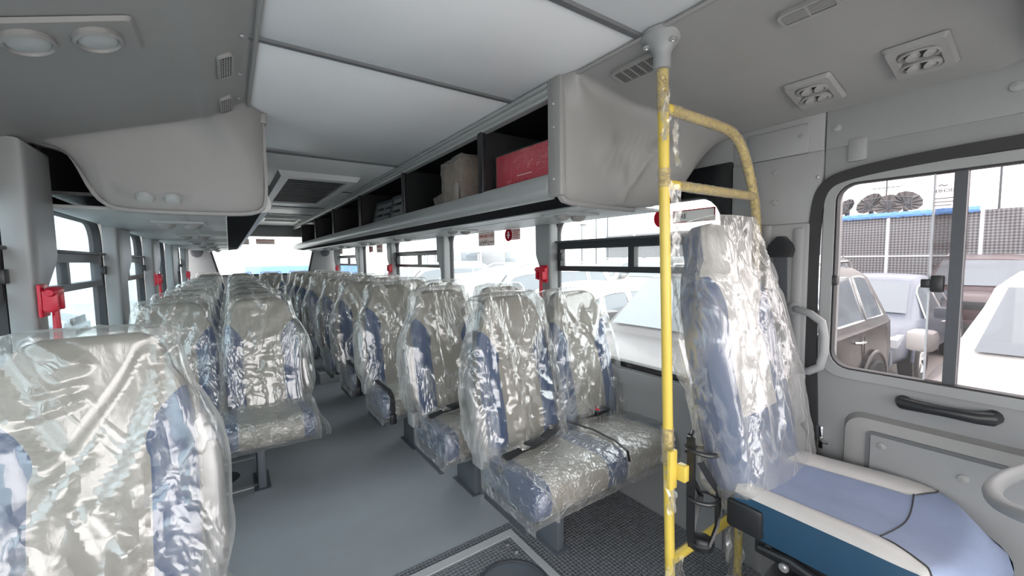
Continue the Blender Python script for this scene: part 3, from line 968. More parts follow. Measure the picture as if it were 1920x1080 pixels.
mb = MB(); mb.box(-.10, .0, 2.02, 2.07, 1.49, 1.50); 
mb = MB(); mb.tube([(.096, y, 1.874) for y in (-.6, 0, .6, 1.2, 1.8, 2.05)], .007, 6)
obj('ceiling_bead', mb, M['grey'], dl)
for x_ in (-.245, -.165):
    obj('lens', MB().lathe([(.030, 0), (.030, .004), (.022, .016), (.0, .019)], 20, Matrix.Translation((x_, 2.060, 1.500)) @ Matrix.Rotation(PI * .80, 4, 'X')), M['under'], dl, label='half round lamp lens')
obj('corner_clip', MB().box(.135, .165, 2.05, 2.12, 1.835, 1.877, .006), M['grey'], dl)
for y in (1.35, 1.62, 1.86):
    obj('screw', MB().lathe([(.006, 0), (.005, .003), (.0, .004)], 10, Matrix.Translation((.062, y, 1.858)) @ Matrix.Rotation(PI * .8, 4, 'X')), M['steelk'], dl)
# plinth with two large reading-lamp lenses on the underside
sl = Vector((.93, 0, .31)).normalized()
def left_pt(x, y, off=.002):
    z = lerp(1.792, 1.660, (-.09 - x) / .39)
    m = frame_at((x, y, z), (0, -1, 0), sl)
    n = m.to_3x3() @ Vector((0, 0, 1))
    if n.z > 0: m = frame_at((x, y, z), (0, 1, 0), sl); n = m.to_3x3() @ Vector((0, 0, 1))
    m.translation = Vector((x, y, z)) + n * off
    return m
pl = thing('lamp_plinth', 'grey raised plinth with two oval lamp lenses above the nearest left seat', 'ceiling lamp'); tilt(pl, left_pt(-.265, 1.27))
mb = MB(); mb.loft([[(u, v, 0) for u, v in rrect(0, 0, .16, .26, .012)], [(u, v, .008) for u, v in rrect(0, 0, .148, .248, .012)]], closed=True); q = 24
mb.face([q + k for k in range(q)])
obj('plinth', mb, M['grey'], pl)
for v in (-.055, .055):
    for a in (1,):
        T = Matrix.Translation((.0, v, .007)) @ Matrix.Diagonal((1.15, .92, 1, 1))
        e = obj('bezel', MB().lathe([(.046, 0), (.046, .010), (.040, .013), (.037, .006), (.0, .009)], 30, T), M['grey'], pl)
        obj('lens', MB().lathe([(.036, .0075), (.02, .011), (.0, .012)], 30, T), M['under'], e)
for v, nm in ((1.51, 'nearer'), (1.87, 'farther')):
    P = Vector((.018, v, 1.835)); 
    m = frame_at(P, (0, 1, 0), Vector((.82, 0, .47)))
    n = m.to_3x3() @ Vector((0, 0, 1))
    if n.z > 0: m = frame_at(P, (0, -1, 0), Vector((.82, 0, .47))); n = m.to_3x3() @ Vector((0, 0, 1))
    m.translation = P + n * .010
    slot_grille('slot_air_grille', 'small slotted grille on left duct edge, %s of the pair' % nm, m , .16, .045, 4, 9)

# --- racks
def rack(name, label, xi, s, y0, y1, divs):
    """xi: aisle edge; s: +1 outward to +x"""
    X = lambda d: xi + s * d
    depth = (XR - xi if s > 0 else xi - XL) - .02
    r = thing(name, label, 'luggage rack', (0, 0, 0))
    def slab(mb, d0, d1, ya, yb, z0, z1, rr=0):
        a, b = sorted((X(d0), X(d1))); return mb.box(a, b, ya, yb, z0, z1, rr)
    mb = MB(); prof = [(0, 1.878), (-.012, 1.874), (-.012, 1.862), (-.004, 1.860), (-.010, 1.853), (-.010, 1.842), (-.002, 1.838), (-.006, 1.832), (-.002, 1.822), (.03, 1.822), (.03, 1.878)]
    mb.prism(prof, y0, y1, lambda u, v, a: (X(u), a, v)); obj('top_rail', mb, M['rackalu'], r, label='ribbed aluminium top rail')
    mb = MB(); prof = [(.0, 1.556), (-.006, 1.550), (-.016, 1.52), (-.020, 1.50), (-.014, 1.482), (.0, 1.470), (.02, 1.466), (.03, 1.475), (.02, 1.54), (.012, 1.556)]
    mb.prism(prof, y0, y1, lambda u, v, a: (X(u), a, v)); obj('front_rail', mb, M['rackalu'], r, label='curved pale aluminium front rail')
    mb = MB(); mb.prism([(.02, 1.467), (.025, 1.474), (.15, 1.460), (.145, 1.452)], y0 + (.0 if s > 0 else .0), y1, lambda u, v, a: (X(u), a, v)); obj('dark_infill', mb, M['infill'], r, label='dark strip under the front rail')
    mb = MB(); slab(mb, .01, depth, y0, y1, 1.50, 1.512); obj('shelf', mb, M['black'], r)
    mb = MB(); slab(mb, depth - .012, depth, y0, y1, 1.50, 1.87); slab(mb, .03, depth, y0, y1, 1.868, 1.876); obj('back_panel', mb, M['black'], r)
    mb = MB(); slab(mb, .146, .152, y0, y1, 1.446, 1.460); slab(mb, .30, .304, y0, y1, 1.449, 1.458); obj('under_bead', mb, M['alu'], r)
    yy = y0
    k = 0
    while yy < y1 - .1:
        ye = min(yy + 1.12, y1)
        mb = MB(); slab(mb, .15, depth, yy + .003, ye - .003, 1.452, 1.466, .003)
        obj('under_panel', mb, M['under'], r)
        # service unit: two spot lamps and nozzle
        ym = yy + (.26 if s > 0 else .5)
        uz = obj('service_unit', slab(MB(), .24, .24 + .20, ym - .09, ym + .09, 1.441, 1.454, .004), M['under'], r)
        for q, dd in enumerate((.29, .39)):
            T = Matrix.Translation((X(dd), ym, 1.441)) @ Matrix.Rotation(PI, 4, 'X')
            obj('nozzle', MB().lathe([(.036, 0), (.036, .006), (.026, .018), (.012, .022), (.0, .016)], 16, T), M['grey'], uz)
        yy = ye; k += 1
    for yd in divs:
        dv = obj('divider', slab(MB(), .012, depth - .014, yd - .006, yd + .006, 1.512, 1.84), M['black'], r)
        obj('post', slab(MB(), -.004, .016, yd - .022, yd + .022, 1.535, 1.83, .004), M['black'], dv)
    return r
rack('luggage_rack', 'long open luggage rack with black bays along the right wall', .98, 1, 1.165, 8.30, [1.66, 2.68, 3.79, 4.92, 6.06, 7.28])
rack('luggage_rack', 'long luggage rack along the left wall seen from below', .15, -1, 2.125, 8.30, [3.2, 4.3, 5.4, 6.5, 7.5])

# --- luggage
def film_shell(mb_pts):
    return mb_pts
t = thing('red_carton', 'glossy red carton lying in the first bay of the right rack', 'box', (1.16, 1.425, 1.513))
t.rotation_euler = (0, 0, .06)
obj('carton', MB().box(-.10, .13, -.225, .215, 0, .205, .006), M['redbox'], t)
mb = MB(); mb.box(-.1015, -.1, -.04, .06, .095, .098); 
for k in range(6): mb.box(-.1015, -.1, -.185 + k * .018, -.172 + k * .018, .030, .036)
for k in range(9): mb.box(-.1015, -.1, -.195 + (k % 3) * .004, -.190 + (k % 3) * .004, .05 + k * .012, .057 + k * .012)
mb.box(-.1015, -.1, .17, .185, .02, .028)
obj('print_lines', mb, M['white'], t, label='small white print')
obj('film_wrap', MB().box(-.104, .134, -.229, .219, -.0, .210, .01), M['film_tight'], t)
def crumple(mb_, me_amp, scale, seed=0.0):
    return mb_
t = thing('wrapped_brown_carton', 'brown carton in crumpled film in the second bay of the rack', 'box', (1.13, 2.02, 1.513))
t.rotation_euler = (0, 0, -.10)
obj('carton', MB().box(-.10, .12, -.125, .165, 0, .265, .008), M['brownbox'], t)
obj('paper_label', MB().box(-.118, -.1155, -.10, -.055, .03, .135), M['signface'], t)
bm = bmesh.new(); bmesh.ops.create_cube(bm, size=1); bmesh.ops.subdivide_edges(bm, edges=bm.edges, cuts=9, use_grid_fill=True)
for v in bm.verts:
    n = v.co.normalized()
    v.co = Vector((v.co.x * .235 + .010, v.co.y * .305 + .020, v.co.z * .275 + .1385))
    v.co += n * (.010 * noise.noise(v.co * 30) + .004)
    v.co.z = max(.0005, v.co.z)
obj('film_wrap', MB().bm(bm), M['film_wrap'], t, angle=20)
t = thing('film_bundle', 'loose grey film bundle behind the wrapped brown carton', 'film', (1.16, 2.36, 1.513))
bm = bmesh.new(); bmesh.ops.create_icosphere(bm, subdivisions=3, radius=1)
for v in bm.verts:
    n = v.co.copy()
    v.co = Vector((n.x * .09, n.y * .10, .075 + n.z * .074)) * (1 + .25 * noise.noise(n * 3)) 
    v.co.z = max(0.0005, v.co.z)
obj('film', MB().bm(bm), M['film_wrap'], t, angle=20)
for k, (y, z, lb) in enumerate(((3.02, .0, 'black slotted plastic tray leaning in third rack bay, nearer the front'), (3.45, .0, 'black slotted plastic tray leaning in third rack bay, farther back'))):
    t = thing('slotted_tray', lb, 'tray', (1.06, y, 1.513), 0, 'slotted trays in the rack')
    t.rotation_euler = (0, math.radians(14), .08)
    mb = MB(); ring(mb, rrect(0, .12, .34, .19, .01), rrect(0, .12, .38, .235, .015), -.012, .006, lambda u, v, a: (a, u, v))
    obj('rim', mb, M['dkgrey'], t)
    obj('plate', MB().box(-.004, .0, -.17, .17, .025, .215), M['shell'], t)
    for q in range(3):
        for w_ in (-.085, .085):
            obj('slot', MB().box(-.010, -.003, w_ - .065, w_ + .065, .05 + q * .055, .068 + q * .055, .002), M['black'], t)
# ================================================================ SEATS
TH = math.radians(11)
UP = Vector((0, math.sin(TH), math.cos(TH)))
FW = Vector((0, -math.cos(TH), math.sin(TH)))
B0 = Vector((0, .385, .405))
BH = .68

def curve(tab, t):
    for (a, va), (b, vb) in zip(tab[:-1], tab[1:]):
        if t <= b:
            return lerp(va, vb, sstep(a, b, t) if False else max(0, (t - a) / (b - a)))
    return tab[-1][1]

HW = [(0, .180), (.1, .190), (.3, .194), (.42, .190), (.50, .172), (.56, .150), (.61, .143), (.648, .130), (.67, .110), (.68, .087)]
CF = [(0, .050), (.08, .062), (.2, .066), (.35, .052), (.46, .046), (.54, .058), (.61, .062), (.655, .05), (.68, .02)]
CB = [(0, -.045), (.5, -.045), (.61, -.04), (.68, -.015)]
# cross-section: (fraction of half width, fraction of depth front/back, zone)
SECT = [(0, 1.0, 'g'), (.30, 1.0, 'g'), (.53, .97, 'g'), (.55, 1.0, 'b'), (.66, 1.22, 'b'), (.82, 1.25, 'b'), (.95, 1.0, 'b'), (1.0, .55, 'b'), (1.0, -.3, 's'), (.95, -.8, 's'), (.8, -1.0, 's'), (.4, -1.0, 's')]

def back_parts():
    """one backrest split into its leatherette centre, two bolsters and the rear shell"""
    bs = [0, .04, .10, .18, .26, .34, .40, .43, .46, .485, .51, .54, .57, .60, .63, .655, .67, .68]
    loop = SECT + [(0, -1.0, 's')] + [(-a, c, z) for a, c, z in SECT[:0:-1]]
    n = len(loop)
    parts = {'g': MB(), 'bl': MB(), 'br': MB(), 's': MB()}
    P = []
    for b in bs:
        row = []
        for a, c, z in loop:
            hw = curve(HW, b); cf = curve(CF, b); cb = -curve(CB, b)
            bulge = 1.0
            if abs(a) > .55 and c > 0: bulge = lerp(1.0, c, 1 - sstep(.44, .52, b)) if c > 1 else c
            else: bulge = c
            d = cf * bulge if c > 0 else cb * c
            bb = b
            if abs(a) >= .53 and c > -.5:
                q = (abs(a) - .53) / .47
                bb = b + lerp(-.085, .045, min(1, q * 1.15) ** .55) * math.exp(-((b - .485) / .085) ** 2)
                bb = min(bb, BH)
            row.append(Vector((a * hw, 0, 0)) + B0 + UP * bb + FW * d)
        P.append(row)
    for i in range(len(bs) - 1):
        for k in range(n):
            j = (k + 1) % n
            zs = {loop[k][2], loop[j][2]}
            am = (loop[k][0] + loop[j][0]) / 2
            if 's' in zs and loop[k][2] == 's' and loop[j][2] == 's' or (zs == {'b', 's'}): key = 's'
            elif 'b' in zs and bs[i] < .485: key = 'bl' if am < 0 else 'br'
            else: key = 'g'
            if 'b' in zs and 's' not in zs and bs[i] >= .485: key = 'g'
            parts[key].add([P[i][k], P[i][j], P[i + 1][j], P[i + 1][k]], [(0, 1, 2, 3)])
    parts['g'].add([p for p in P[-1]], [tuple(range(n))])
    parts['s'].add([p for p in P[0]], [tuple(range(n))])
    out = {}
    for k, mb in parts.items():
        me = mb.mesh('seat_part', M['greyfab'] if k == 'g' else M['shell'] if k == 's' else M['bluefab'], fix=False)
        b = bmesh.new(); b.from_mesh(me); bmesh.ops.remove_doubles(b, verts=b.verts, dist=1e-4); bmesh.ops.recalc_face_normals(b, faces=b.faces)
        b.to_mesh(me); b.free()
        me.polygons.foreach_set('use_smooth', [True] * len(me.polygons)); me.set_sharp_from_angle(angle=math.radians(50))
        out[k] = me
    return out
BP = back_parts()

def cushion_parts():
    prof = [(.03, .305), (.004, .325), (-.006, .36), (-.004, .40), (.012, .432), (.05, .447), (.16, .442), (.30, .432), (.385, .432), (.385, .305)]
    st = [(-.202, .6), (-.200, .9), (-.190, 1), (-.151, 1), (-.148, .985), (-.145, 1), (0, 1.015), (.145, 1), (.148, .985), (.151, 1), (.190, 1), (.200, .9), (.202, .6)]
    secs = []
    for a, s in st:
        e = (1 - min(1, s)) * .05
        secs.append([(a, lerp(y, .19, e * .6) , .305 + (z - .305) * (1 - e * .5) * (s if s > 1 else 1)) for y, z in prof])
    o = {}
    for key, i0, i1 in (('l', 0, 4), ('g', 4, 8), ('r', 8, 12)):
        mb = MB().loft(secs[i0:i1 + 1], closed=True)
        n = len(prof)
        if i0 == 0: mb.face(list(range(n))[::-1])
        if i1 == 12: mb.face([len(mb.v) - n + k for k in range(n)])
        o[key] = mb.mesh('seat_cushion_part', M['greyfab'] if key == 'g' else M['bluefab'], angle=50)
    return o
CP = cushion_parts()

def fold(p, seed, s1, s2):
    """sharp-crested creases in -1..1"""
    q = Vector((p.x * s1, p.y * s1, p.z * s2))
    w = noise.noise_vector(q * .6 + Vector((seed, 0, 3.1))) * .7
    a = noise.noise(q + w + Vector((seed * 1.7, seed, 0)))
    return 1 - 2.6 * abs(a)

def make_creases(seed, ztop, zbot, wtop, wbot, n):
    """tent folds fanning down from the two top corners, plus short stray ones; (x, z) segments"""
    r = random.Random(seed); out = []
    H = ztop - zbot
    for k in range(n):
        q = r.random()
        if q < .55:
            sx = r.choice((-1, 1))
            p0 = (sx * wtop * r.uniform(.75, 1.0), ztop - H * r.uniform(.0, .10))
            ang = r.uniform(-.15, .75) * -sx
            L = H * r.uniform(.35, .98)
            p1 = (p0[0] + math.sin(ang) * L * .9 + sx * .05 * (r.random() - .2), p0[1] - math.cos(ang) * L)
        elif q < .8:
            x = r.uniform(-wbot, wbot); z = zbot + H * r.uniform(0, .55)
            ang = r.uniform(-.9, .9); L = H * r.uniform(.15, .45)
            p0 = (x, z); p1 = (x + math.sin(ang) * L, z + math.cos(ang) * L)
        else:
            x = r.uniform(-wbot, wbot); z = zbot + H * r.uniform(0, .95)
            ang = r.uniform(-1.5, 1.5); L = H * r.uniform(.06, .2)
            p0 = (x, z); p1 = (x + math.sin(ang) * L, z + math.cos(ang) * L)
        out.append((p0, p1, r.uniform(.55, 1.3) * (1 if r.random() < .62 else -.8), r.uniform(.008, .036), r.choice((-1, 1, 1, 1))))
    return out

def film_hull(secs, nu, seed, amp, creases, fine=.2, cap=True):
    """secs: list of (centre, X, F, left hw, right hw, front depth, back depth) from bottom to top"""
    mb = MB(); n = nu; R = len(secs); flat = []
    for i, (c, X, F, hl, hr, df, db) in enumerate(secs):
        t = i / (R - 1)
        for k in range(n):
            a = 2 * PI * k / n
            ca, sa = math.cos(a), math.sin(a)
            m = max(abs(ca), abs(sa)); ex = ca / m; ez = sa / m
            rr = (abs(ex) ** 8 + abs(ez) ** 8) ** (1 / 8)
            ex /= rr; ez /= rr
            p = c + X * (ex * (hr if ex > 0 else hl)) + F * (ez * (df if ez > 0 else db))
            d = (X * ex * .6 + F * ez).normalized()
            u, z = p.x, p.z
            side = 1 if ez > -.3 else -1
            h = 0.0
            wob = .012 * noise.noise(Vector((u * 7, z * 7, seed))) 
            for (x0, z0), (x1, z1), am, w, sd in creases:
                if sd != side and sd == -1: continue
                dx, dz = x1 - x0, z1 - z0
                q = ((u - x0) * dx + (z - z0) * dz) / (dx * dx + dz * dz)
                if q < -.1 or q > 1.1: continue
                e = abs((u - x0) * dz - (z - z0) * dx) / math.hypot(dx, dz)
                e = abs(e + wob)
                if e > w: continue
                fade = min(1, (q + .1) * 5, (1.1 - q) * 4)
                h += am * (1 - e / w) ** 1.4 * fade * min(1.3, w / .022)
            h = max(-1.0, min(1.6, h))
            sag = noise.noise(Vector((u * 3.6, p.y * 3.6, z * 2.2 + seed)))
            msk = max(0, noise.noise(Vector((u * 6 + 9, z * 6, seed * 2))) + .05)
            f2 = fold(Vector((u, p.y, z)), seed + 9, 26, 12)
            # near the edges of the panel folds stay outside the seat
            flat.append(p + d * amp * (.95 * h + .45 * sag + fine * 3 * msk * f2 + .6))
    mb.v += [q[:] for q in flat]
    for i in range(R - 1):
        for k in range(n):
            j = (k + 1) % n
            mb.face((i * n + k, i * n + j, (i + 1) * n + j, (i + 1) * n + k))
    if cap:
        top = [(R - 1) * n + k for k in range(n)]
        c = sum((Vector(mb.v[i]) for i in top), Vector()) / n
        prev = top
        for s_ in (.85, .6, .3):
            cur = []
            for i in top:
                p = c.lerp(Vector(mb.v[i]), s_) + Vector((0, 0, .010 * (1 - s_ ** 3) + amp * .25 * fold(Vector(mb.v[i]), seed, 9, 9)))
                cur.append(len(mb.v)); mb.v.append(p[:])
            for k in range(n):
                j = (k + 1) % n
                mb.face((prev[k], prev[j], cur[j], cur[k]))
            prev = cur
        mb.v.append((c + Vector((0, 0, .010)))[:]); e = len(mb.v) - 1
        for k in range(n): mb.face((prev[k], prev[(k + 1) % n], e))
    return mb

X1 = Vector((1, 0, 0))
def back_cover(seed, nu=72, nv=54, amp=.011, aisle=0, ncr=34, arm=.055, fine=.22):
    """aisle: -1/+1 widens the sheet on that side where it also wraps the folded armrest"""
    secs = []
    for i in range(nv + 1):
        b = lerp(.0, BH + .012, i / nv); t = b / BH
        w = max(lerp(.222, .156, t ** 1.1), curve(HW, min(b, BH)) + .012)
        if b > .645: w -= .016 * ((b - .645) / .047) ** 2
        cf = max(lerp(.088, .072, sstep(.4, .62, b)), curve(CF, min(b, BH)) * (1.25 if b < .5 else 1.0) + .008)
        if b > .65: cf -= .010 * ((b - .65) / .042) ** 2
        g = arm * (1 - sstep(.30, .66, b)) * sstep(-.02, .16, b)
        hl = w + (g if aisle < 0 else 0); hr = w + (g if aisle > 0 else 0)
        secs.append((B0 + UP * b, X1, FW, hl, hr, cf + .004, .058))
    zb = B0.z; zt = (B0 + UP * BH).z
    return film_hull(secs, nu, seed, amp, make_creases(int(seed * 10), zt, zb, .15, .21, ncr), fine)
COVERS = {}
for sd, sds in ((0, (1.3, 4.1, 7.7)), (-1, (12.9, 15.2)), (1, (21.5, 23.3))):
    COVERS[sd] = [back_cover(s, aisle=sd).mesh('polythene_cover', M['film'], angle=32) for s in sds]
random.seed(11)

def cushion_cover(n, seed, nu=9):
    """sheet round a row of cushions, open underneath"""
    half = n * .205
    prof = [(.045, .285), (.010, .292), (-.016, .32), (-.020, .36), (-.017, .405), (-.002, .440), (.03, .455), (.09, .460), (.16, .457), (.23, .452), (.30, .447), (.37, .446)]
    # refine
    P = polyline([(0, y, z) for y, z in prof], 22)
    K = 18 * n
    mb = MB(); secs = []
    for i in range(K + 1):
        a = lerp(-half - .014, half + .014, i / K)
        e = max(0, abs(a) - half + .012) / .026
        row = []
        for j, p in enumerate(P):
            q = Vector((a, p.y, p.z))
            f = fold(q, seed, 12, 12); f2 = fold(q, seed + 5, 30, 30)
            nrm = Vector((0, -1, .15)) if j < 10 else Vector((0, -.1, 1))
            dd = .004 + .005 * f + .002 * f2
            seam = math.exp(-((a - 0) / .02) ** 2) * .006 if n == 2 else 0
            q += nrm.normalized() * (max(.0006, dd) - seam * .5)
            if e > 0: q += Vector((0, (.19 - q.y) * .05 * e, -.012 * e))
            row.append(q)
        secs.append(row)
    mb.loft(secs)
    for s_ in (0, -1):
        row = secs[s_]
        prev = [Vector(p) for p in row]
        rings = [prev]
        sgn = -1 if s_ == 0 else 1
        for t in (.33, .66, 1.0):
            rings.append([Vector((p.x + sgn * (.006 + .006 * fold(Vector((p.x, p.y, p.z + t)), seed + 3, 14, 6)), lerp(p.y, .19, .0) , lerp(p.z, .285, t))) for p in prev])
        mb.loft(rings)
    return mb
CCOV = {n: cushion_cover(n, 3.3 + n).mesh('cushion_cover', M['film_seat'], angle=30) for n in (1, 2, 5)}

def flap(seed, hi=False):
    """loose skirt of film hanging at the aisle end of a cushion"""
    mb = MB(); secs = []
    N = 26
    for j in range(11):
        t = j / 10
        row = []
        for i in range(N):
            u = i / (N - 1)
            y = lerp(-.035, .40, u)
            drop = .20 * (1 - .45 * abs(2 * u - .75))
            z = .45 - t * drop - .012 * noise.noise(Vector((u * 9, seed, t)))
            x = .012 + .030 * math.sin(t * 2.4) + .022 * t * fold(Vector((0, y, z * .5)), seed, 16, 3) + .014 * t
            row.append((x, y, z))
        secs.append(row)
    mb.loft(secs); return mb
FLAPS = [flap(s).mesh('film_flap', M['film_thick'], angle=30) for s in (2.2, 6.4)]

def bench(name, label, n, aisle, loc, platform=0.0, group='covered passenger benches', covers=None, belts='loop', armrest=True, feet=None):
    """aisle = -1: aisle edge at low x, +1 at high x; origin at the middle of the front edge on the floor"""
    t = thing(name, label, 'seat', loc, 0, group)
    half = n * .205
    cen = [(-half + .205 + .41 * k) for k in range(n)]
    for k, a in enumerate(cen):
        L = (a, 0, 0)
        cu = obj('seat_cushion', CP['g'], None, t, L)
        obj('blue_side', CP['l'], None, cu); obj('blue_side', CP['r'], None, cu)
        bk = obj('backrest', BP['g'], None, t, L)
        obj('side_bolster', BP['bl'], None, bk); obj('side_bolster', BP['br'], None, bk); obj('back_shell', BP['s'], None, bk)
        sd = aisle if n < 5 and ((aisle < 0 and k == 0) or (aisle > 0 and k == n - 1)) else 0
        cv = covers[k] if covers else COVERS[sd][int(loc[1] * 1.7 + k) % len(COVERS[sd])]
        obj('film_cover', cv, None, t, L, label='crumpled clear polythene cover')
    obj('cushion_film', CCOV[n], None, t, label='clear film over the cushion')
    mb = MB(); mb.box(-half + .02, half - .02, .05, .085, .275, .304, .004); mb.box(-half + .02, half - .02, .32, .355, .275, .304, .004)
    for k in range(n + 1):
        x = lerp(-half + .03, half - .03, k / n); mb.box(x - .012, x + .012, .05, .37, .272, .300)
    obj('seat_frame', mb, M['dkgrey'], t)
    legs = feet if feet else [aisle * (half - .255)]
    for x in legs:
        lg = obj('leg', MB().box(x - .02, x + .02, .175, .385, platform + .004, .274, .006).box(x - .012, x + .012, .19, .37, .27, .276), M['legs'], t)
        obj('foot_plate', MB().box(x - .04, x + .04, .16, .40, platform, platform + .006), M['legs'], lg)
    if n < 5:
        mb = MB(); mb.box(-aisle * half - .012, -aisle * half + .012, .06, .36, .24, .30, .004); obj('wall_bracket', mb, M['dkgrey'], t)
    if armrest and n < 5:
        x = aisle * (half + .016)
        c = B0 + UP * .10 + FW * (-.005)
        mb = MB(); mb.tube([(x, *(B0 + UP * b - FW * .01)[1:]) for b in (.02, .06, .2, .34, .37)], [.014, .024, .026, .022, .012], 10)
        ar = obj('armrest', mb, M['shell'], t)
        p = B0 + UP * .02
        obj('hinge_box', MB().box(x - .018, x + .018, p.y - .05, p.y + .03, p.z - .05, p.z + .03, .008), M['pillar'], ar, label='pale hinge box')
        obj('hinge_bolt', MB().lathe([(.012, 0), (.010, .006), (.0, .007)], 12, Matrix.Translation((x + aisle * .018, p.y - .01, p.z + .06)) @ Matrix.Rotation(aisle * PI / 2, 4, 'Y')), M['dkgrey'], ar)
        obj('film_flap', FLAPS[int(loc[1] * 10) % 2], None, t, (aisle * half, 0, 0), label='loose hanging film')
        if aisle < 0: t.children[-1].scale = (-1, 1, 1)
    if belts == 'loop' and n < 5 and aisle < 0:
        x = aisle * (half - .03)
        mb = MB(); mb.strip([(x - aisle * .01, .36, .47), (x, .20, .472), (x, .03, .475), (x, -.024, .455), (x, -.036, .40), (x, -.034, .33)], .013, .0018, (1, 0, 0))
        lb = obj('lap_belt', mb, M['belt'], t)
        obj('buckle', MB().box(x - .018, x + .018, -.048, -.03, .29, .35, .006), M['black'], lb)
    if belts == 'full':
        s = aisle
        ps = [(s * (half + .004), .25, .40), (s * (half - .02), .24, .455), (s * (half - .07), .215, .478), (s * (half - .13), .215, .483)]
        mb = MB(); mb.strip(ps, .022, .002, [(0, 1, .1), (0, 1, 0), (.3, 1, 0), (.4, 1, 0)])
        ps = [(s * (half - .18), .225, .483), (s * (half - .28), .27, .482), (s * (half - .37), .325, .478), (s * (half - .42), .355, .470)]
        mb.strip(ps, .022, .002, [(.5, 1, 0), (.5, 1, 0), (.5, 1, .1), (.5, 1, .1)])
        lb = obj('lap_belt', mb, M['belt'], t)
        bk = MB(); bk.box(-.045, .045, -.026, .026, -.006, .014, .006)
        o = obj('buckle', bk, M['black'], lb, (s * (half - .155), .217, .487)); o.rotation_euler = (0, 0, -s * .2)
        o2 = obj('buckle_tongue', MB().box(-.028, .028, -.018, .018, -.003, .007, .003), M['chrome'], lb, (s * (half - .10), .212, .488))
        ps = [(s * (half - .43), .35, .47), (s * (half - .50), .325, .480), (s * (half - .60), .30, .482), (s * (half - .67), .315, .480), (s * (half - .76), .355, .468)]
        mb = MB(); mb.strip(ps, .022, .002, (0.2 * s, 1, 0))
        lb2 = obj('lap_belt', mb, M['belt'], t)
        o = obj('buckle', MB().box(-.045, .045, -.028, .028, -.006, .016, .006), M['black'], lb2, (s * (half - .63), .305, .486))
        obj('release_button', MB().box(-.03 , -.012, -.018, .018, .014, .0175, .001), M['red'], o)
        mb = MB(); mb.strip([(s * (half - .44), .36, .468), (s * (half - .47), .20, .472), (s * (half - .46), .06, .474), (s * (half - .45), -.015, .46), (s * (half - .45), -.026, .42)], .006, .0015, (1, 0, 0))
        obj('loose_strap', mb, M['belt'], t)
    return t

HI_R = [back_cover(31.0, 130, 100, .013, -1, 56).mesh('polythene_cover', M['film'], angle=32), back_cover(44.0, 130, 100, .013, 0, 56).mesh('polythene_cover', M['film'], angle=32)]
HI_L = [back_cover(58.0, 170, 140, .015, 1, 44, .045, .03).mesh('polythene_cover', M['film_near'], angle=32)]
# right-hand rows: (aisle edge x, front y)
RR = [(.845, 1.08), (.775, 1.66), (.715, 2.36), (.69, 3.02), (.685, 3.68), (.69, 4.50), (.69, 5.12), (.69, 5.74), (.69, 6.36)]
for k, (x, y) in enumerate(RR):
    lab = ['front double seat right of the aisle, with both black lap belts laid out', 'double seat right of the aisle directly behind the front one'] + \
          ['film covered double seat right of the aisle, %s from the front' % nth[j] for j in range(2, 9)]
    bench('double_seat', lab[k], 2, -1, (x + .41, y, 0), .12 if y > 4.3 else 0.0, covers=HI_R if k == 0 else None, belts='full' if k < 2 else 'loop')
# left-hand rows
bench('single_seat', 'single film covered seat in the left foreground, largest in view', 1, 1, (-.285, .90, 0), covers=HI_L, feet=[-.05])
LR = [(.345, 2.40), (.345, 3.05), (.345, 3.72), (.345, 4.50), (.345, 5.12), (.345, 5.74), (.345, 6.36)]
for k, (x, y) in enumerate(LR):
    lab = ['film covered double seat left of the aisle just behind the foreground seat'] + ['film covered double seat left of the aisle, %s double from the front' % nth[j] for j in range(1, 7)]
    bench('double_seat', lab[k], 2, 1, (x - .41, y, 0), .12 if y > 4.3 else 0.0).scale = (1, 1, .96)
bench('rear_bench', 'five place film covered bench along the rear wall', 5, 1, (.56, 7.35, 0), 0.0, feet=[-.9, .9, -.01])
# ================================================================ YELLOW FRAME BEHIND THE DRIVER
YF_ = .745
fr = thing('yellow_handrail_frame', 'yellow tubular handrail frame with film scraps behind the driver seat', 'handrail')
PX = lambda z: lerp(1.128, 1.045, z / 1.85)
TR = .0155
mb = MB(); mb.tube([(PX(z), YF_, z) for z in (.003, .3, .7, 1.1, 1.5, 1.8)], TR, 18); obj('main_post', mb, M['yellow'], fr)
def bend(pts, it=3): return [tuple(p) for p in smooth_poly(pts, it)]
top = bend([(PX(1.68), YF_, 1.678), (1.36, YF_, 1.676), (1.445, YF_, 1.67), (1.52, YF_, 1.62), (1.60, YF_, 1.48), (1.632, YF_, 1.36), (1.636, YF_, 1.2), (1.636, YF_, .8), (1.60, YF_, .30)], 3)
mb = MB(); mb.tube(top, TR * .95, 16); obj('curved_rail', mb, M['yellow'], fr)
mb = MB(); mb.tube([(PX(1.46), YF_, 1.462), (1.608, YF_, 1.464)], TR * .9, 14); obj('cross_rail', mb, M['yellow'], fr)
mb = MB(); mb.tube([(PX(.27), YF_, .272), (1.52, YF_, .268), (1.60, YF_, .268)], TR, 14); obj('lower_rail', mb, M['yellow'], fr)
mb = MB(); mb.tube([(1.53, YF_ - .012, .29), (1.53, YF_ - .012, .003)], TR * .9, 14); obj('short_leg', mb, M['yellow'], fr)
T = Matrix.Translation((PX(1.85), YF_, 1.80))
sk = obj('ceiling_flange', MB().lathe([(.019, -.02), (.024, -.02), (.024, .02), (.030, .035), (.050, .058), (.058, .066), (.058, .078), (.0, .079)], 28, T), M['pillar'], fr, label='grey ceiling flange')
for a in (0.3, 2.4, 4.5):
    obj('flange_screw', MB().lathe([(.010, .0), (.010, .006), (.004, .006), (.003, .003), (.0, .003)], 12, T @ Matrix.Translation((.042 * math.cos(a), .042 * math.sin(a), .046)) @ Matrix.Rotation(PI, 4, 'X')), M['steelk'], sk)

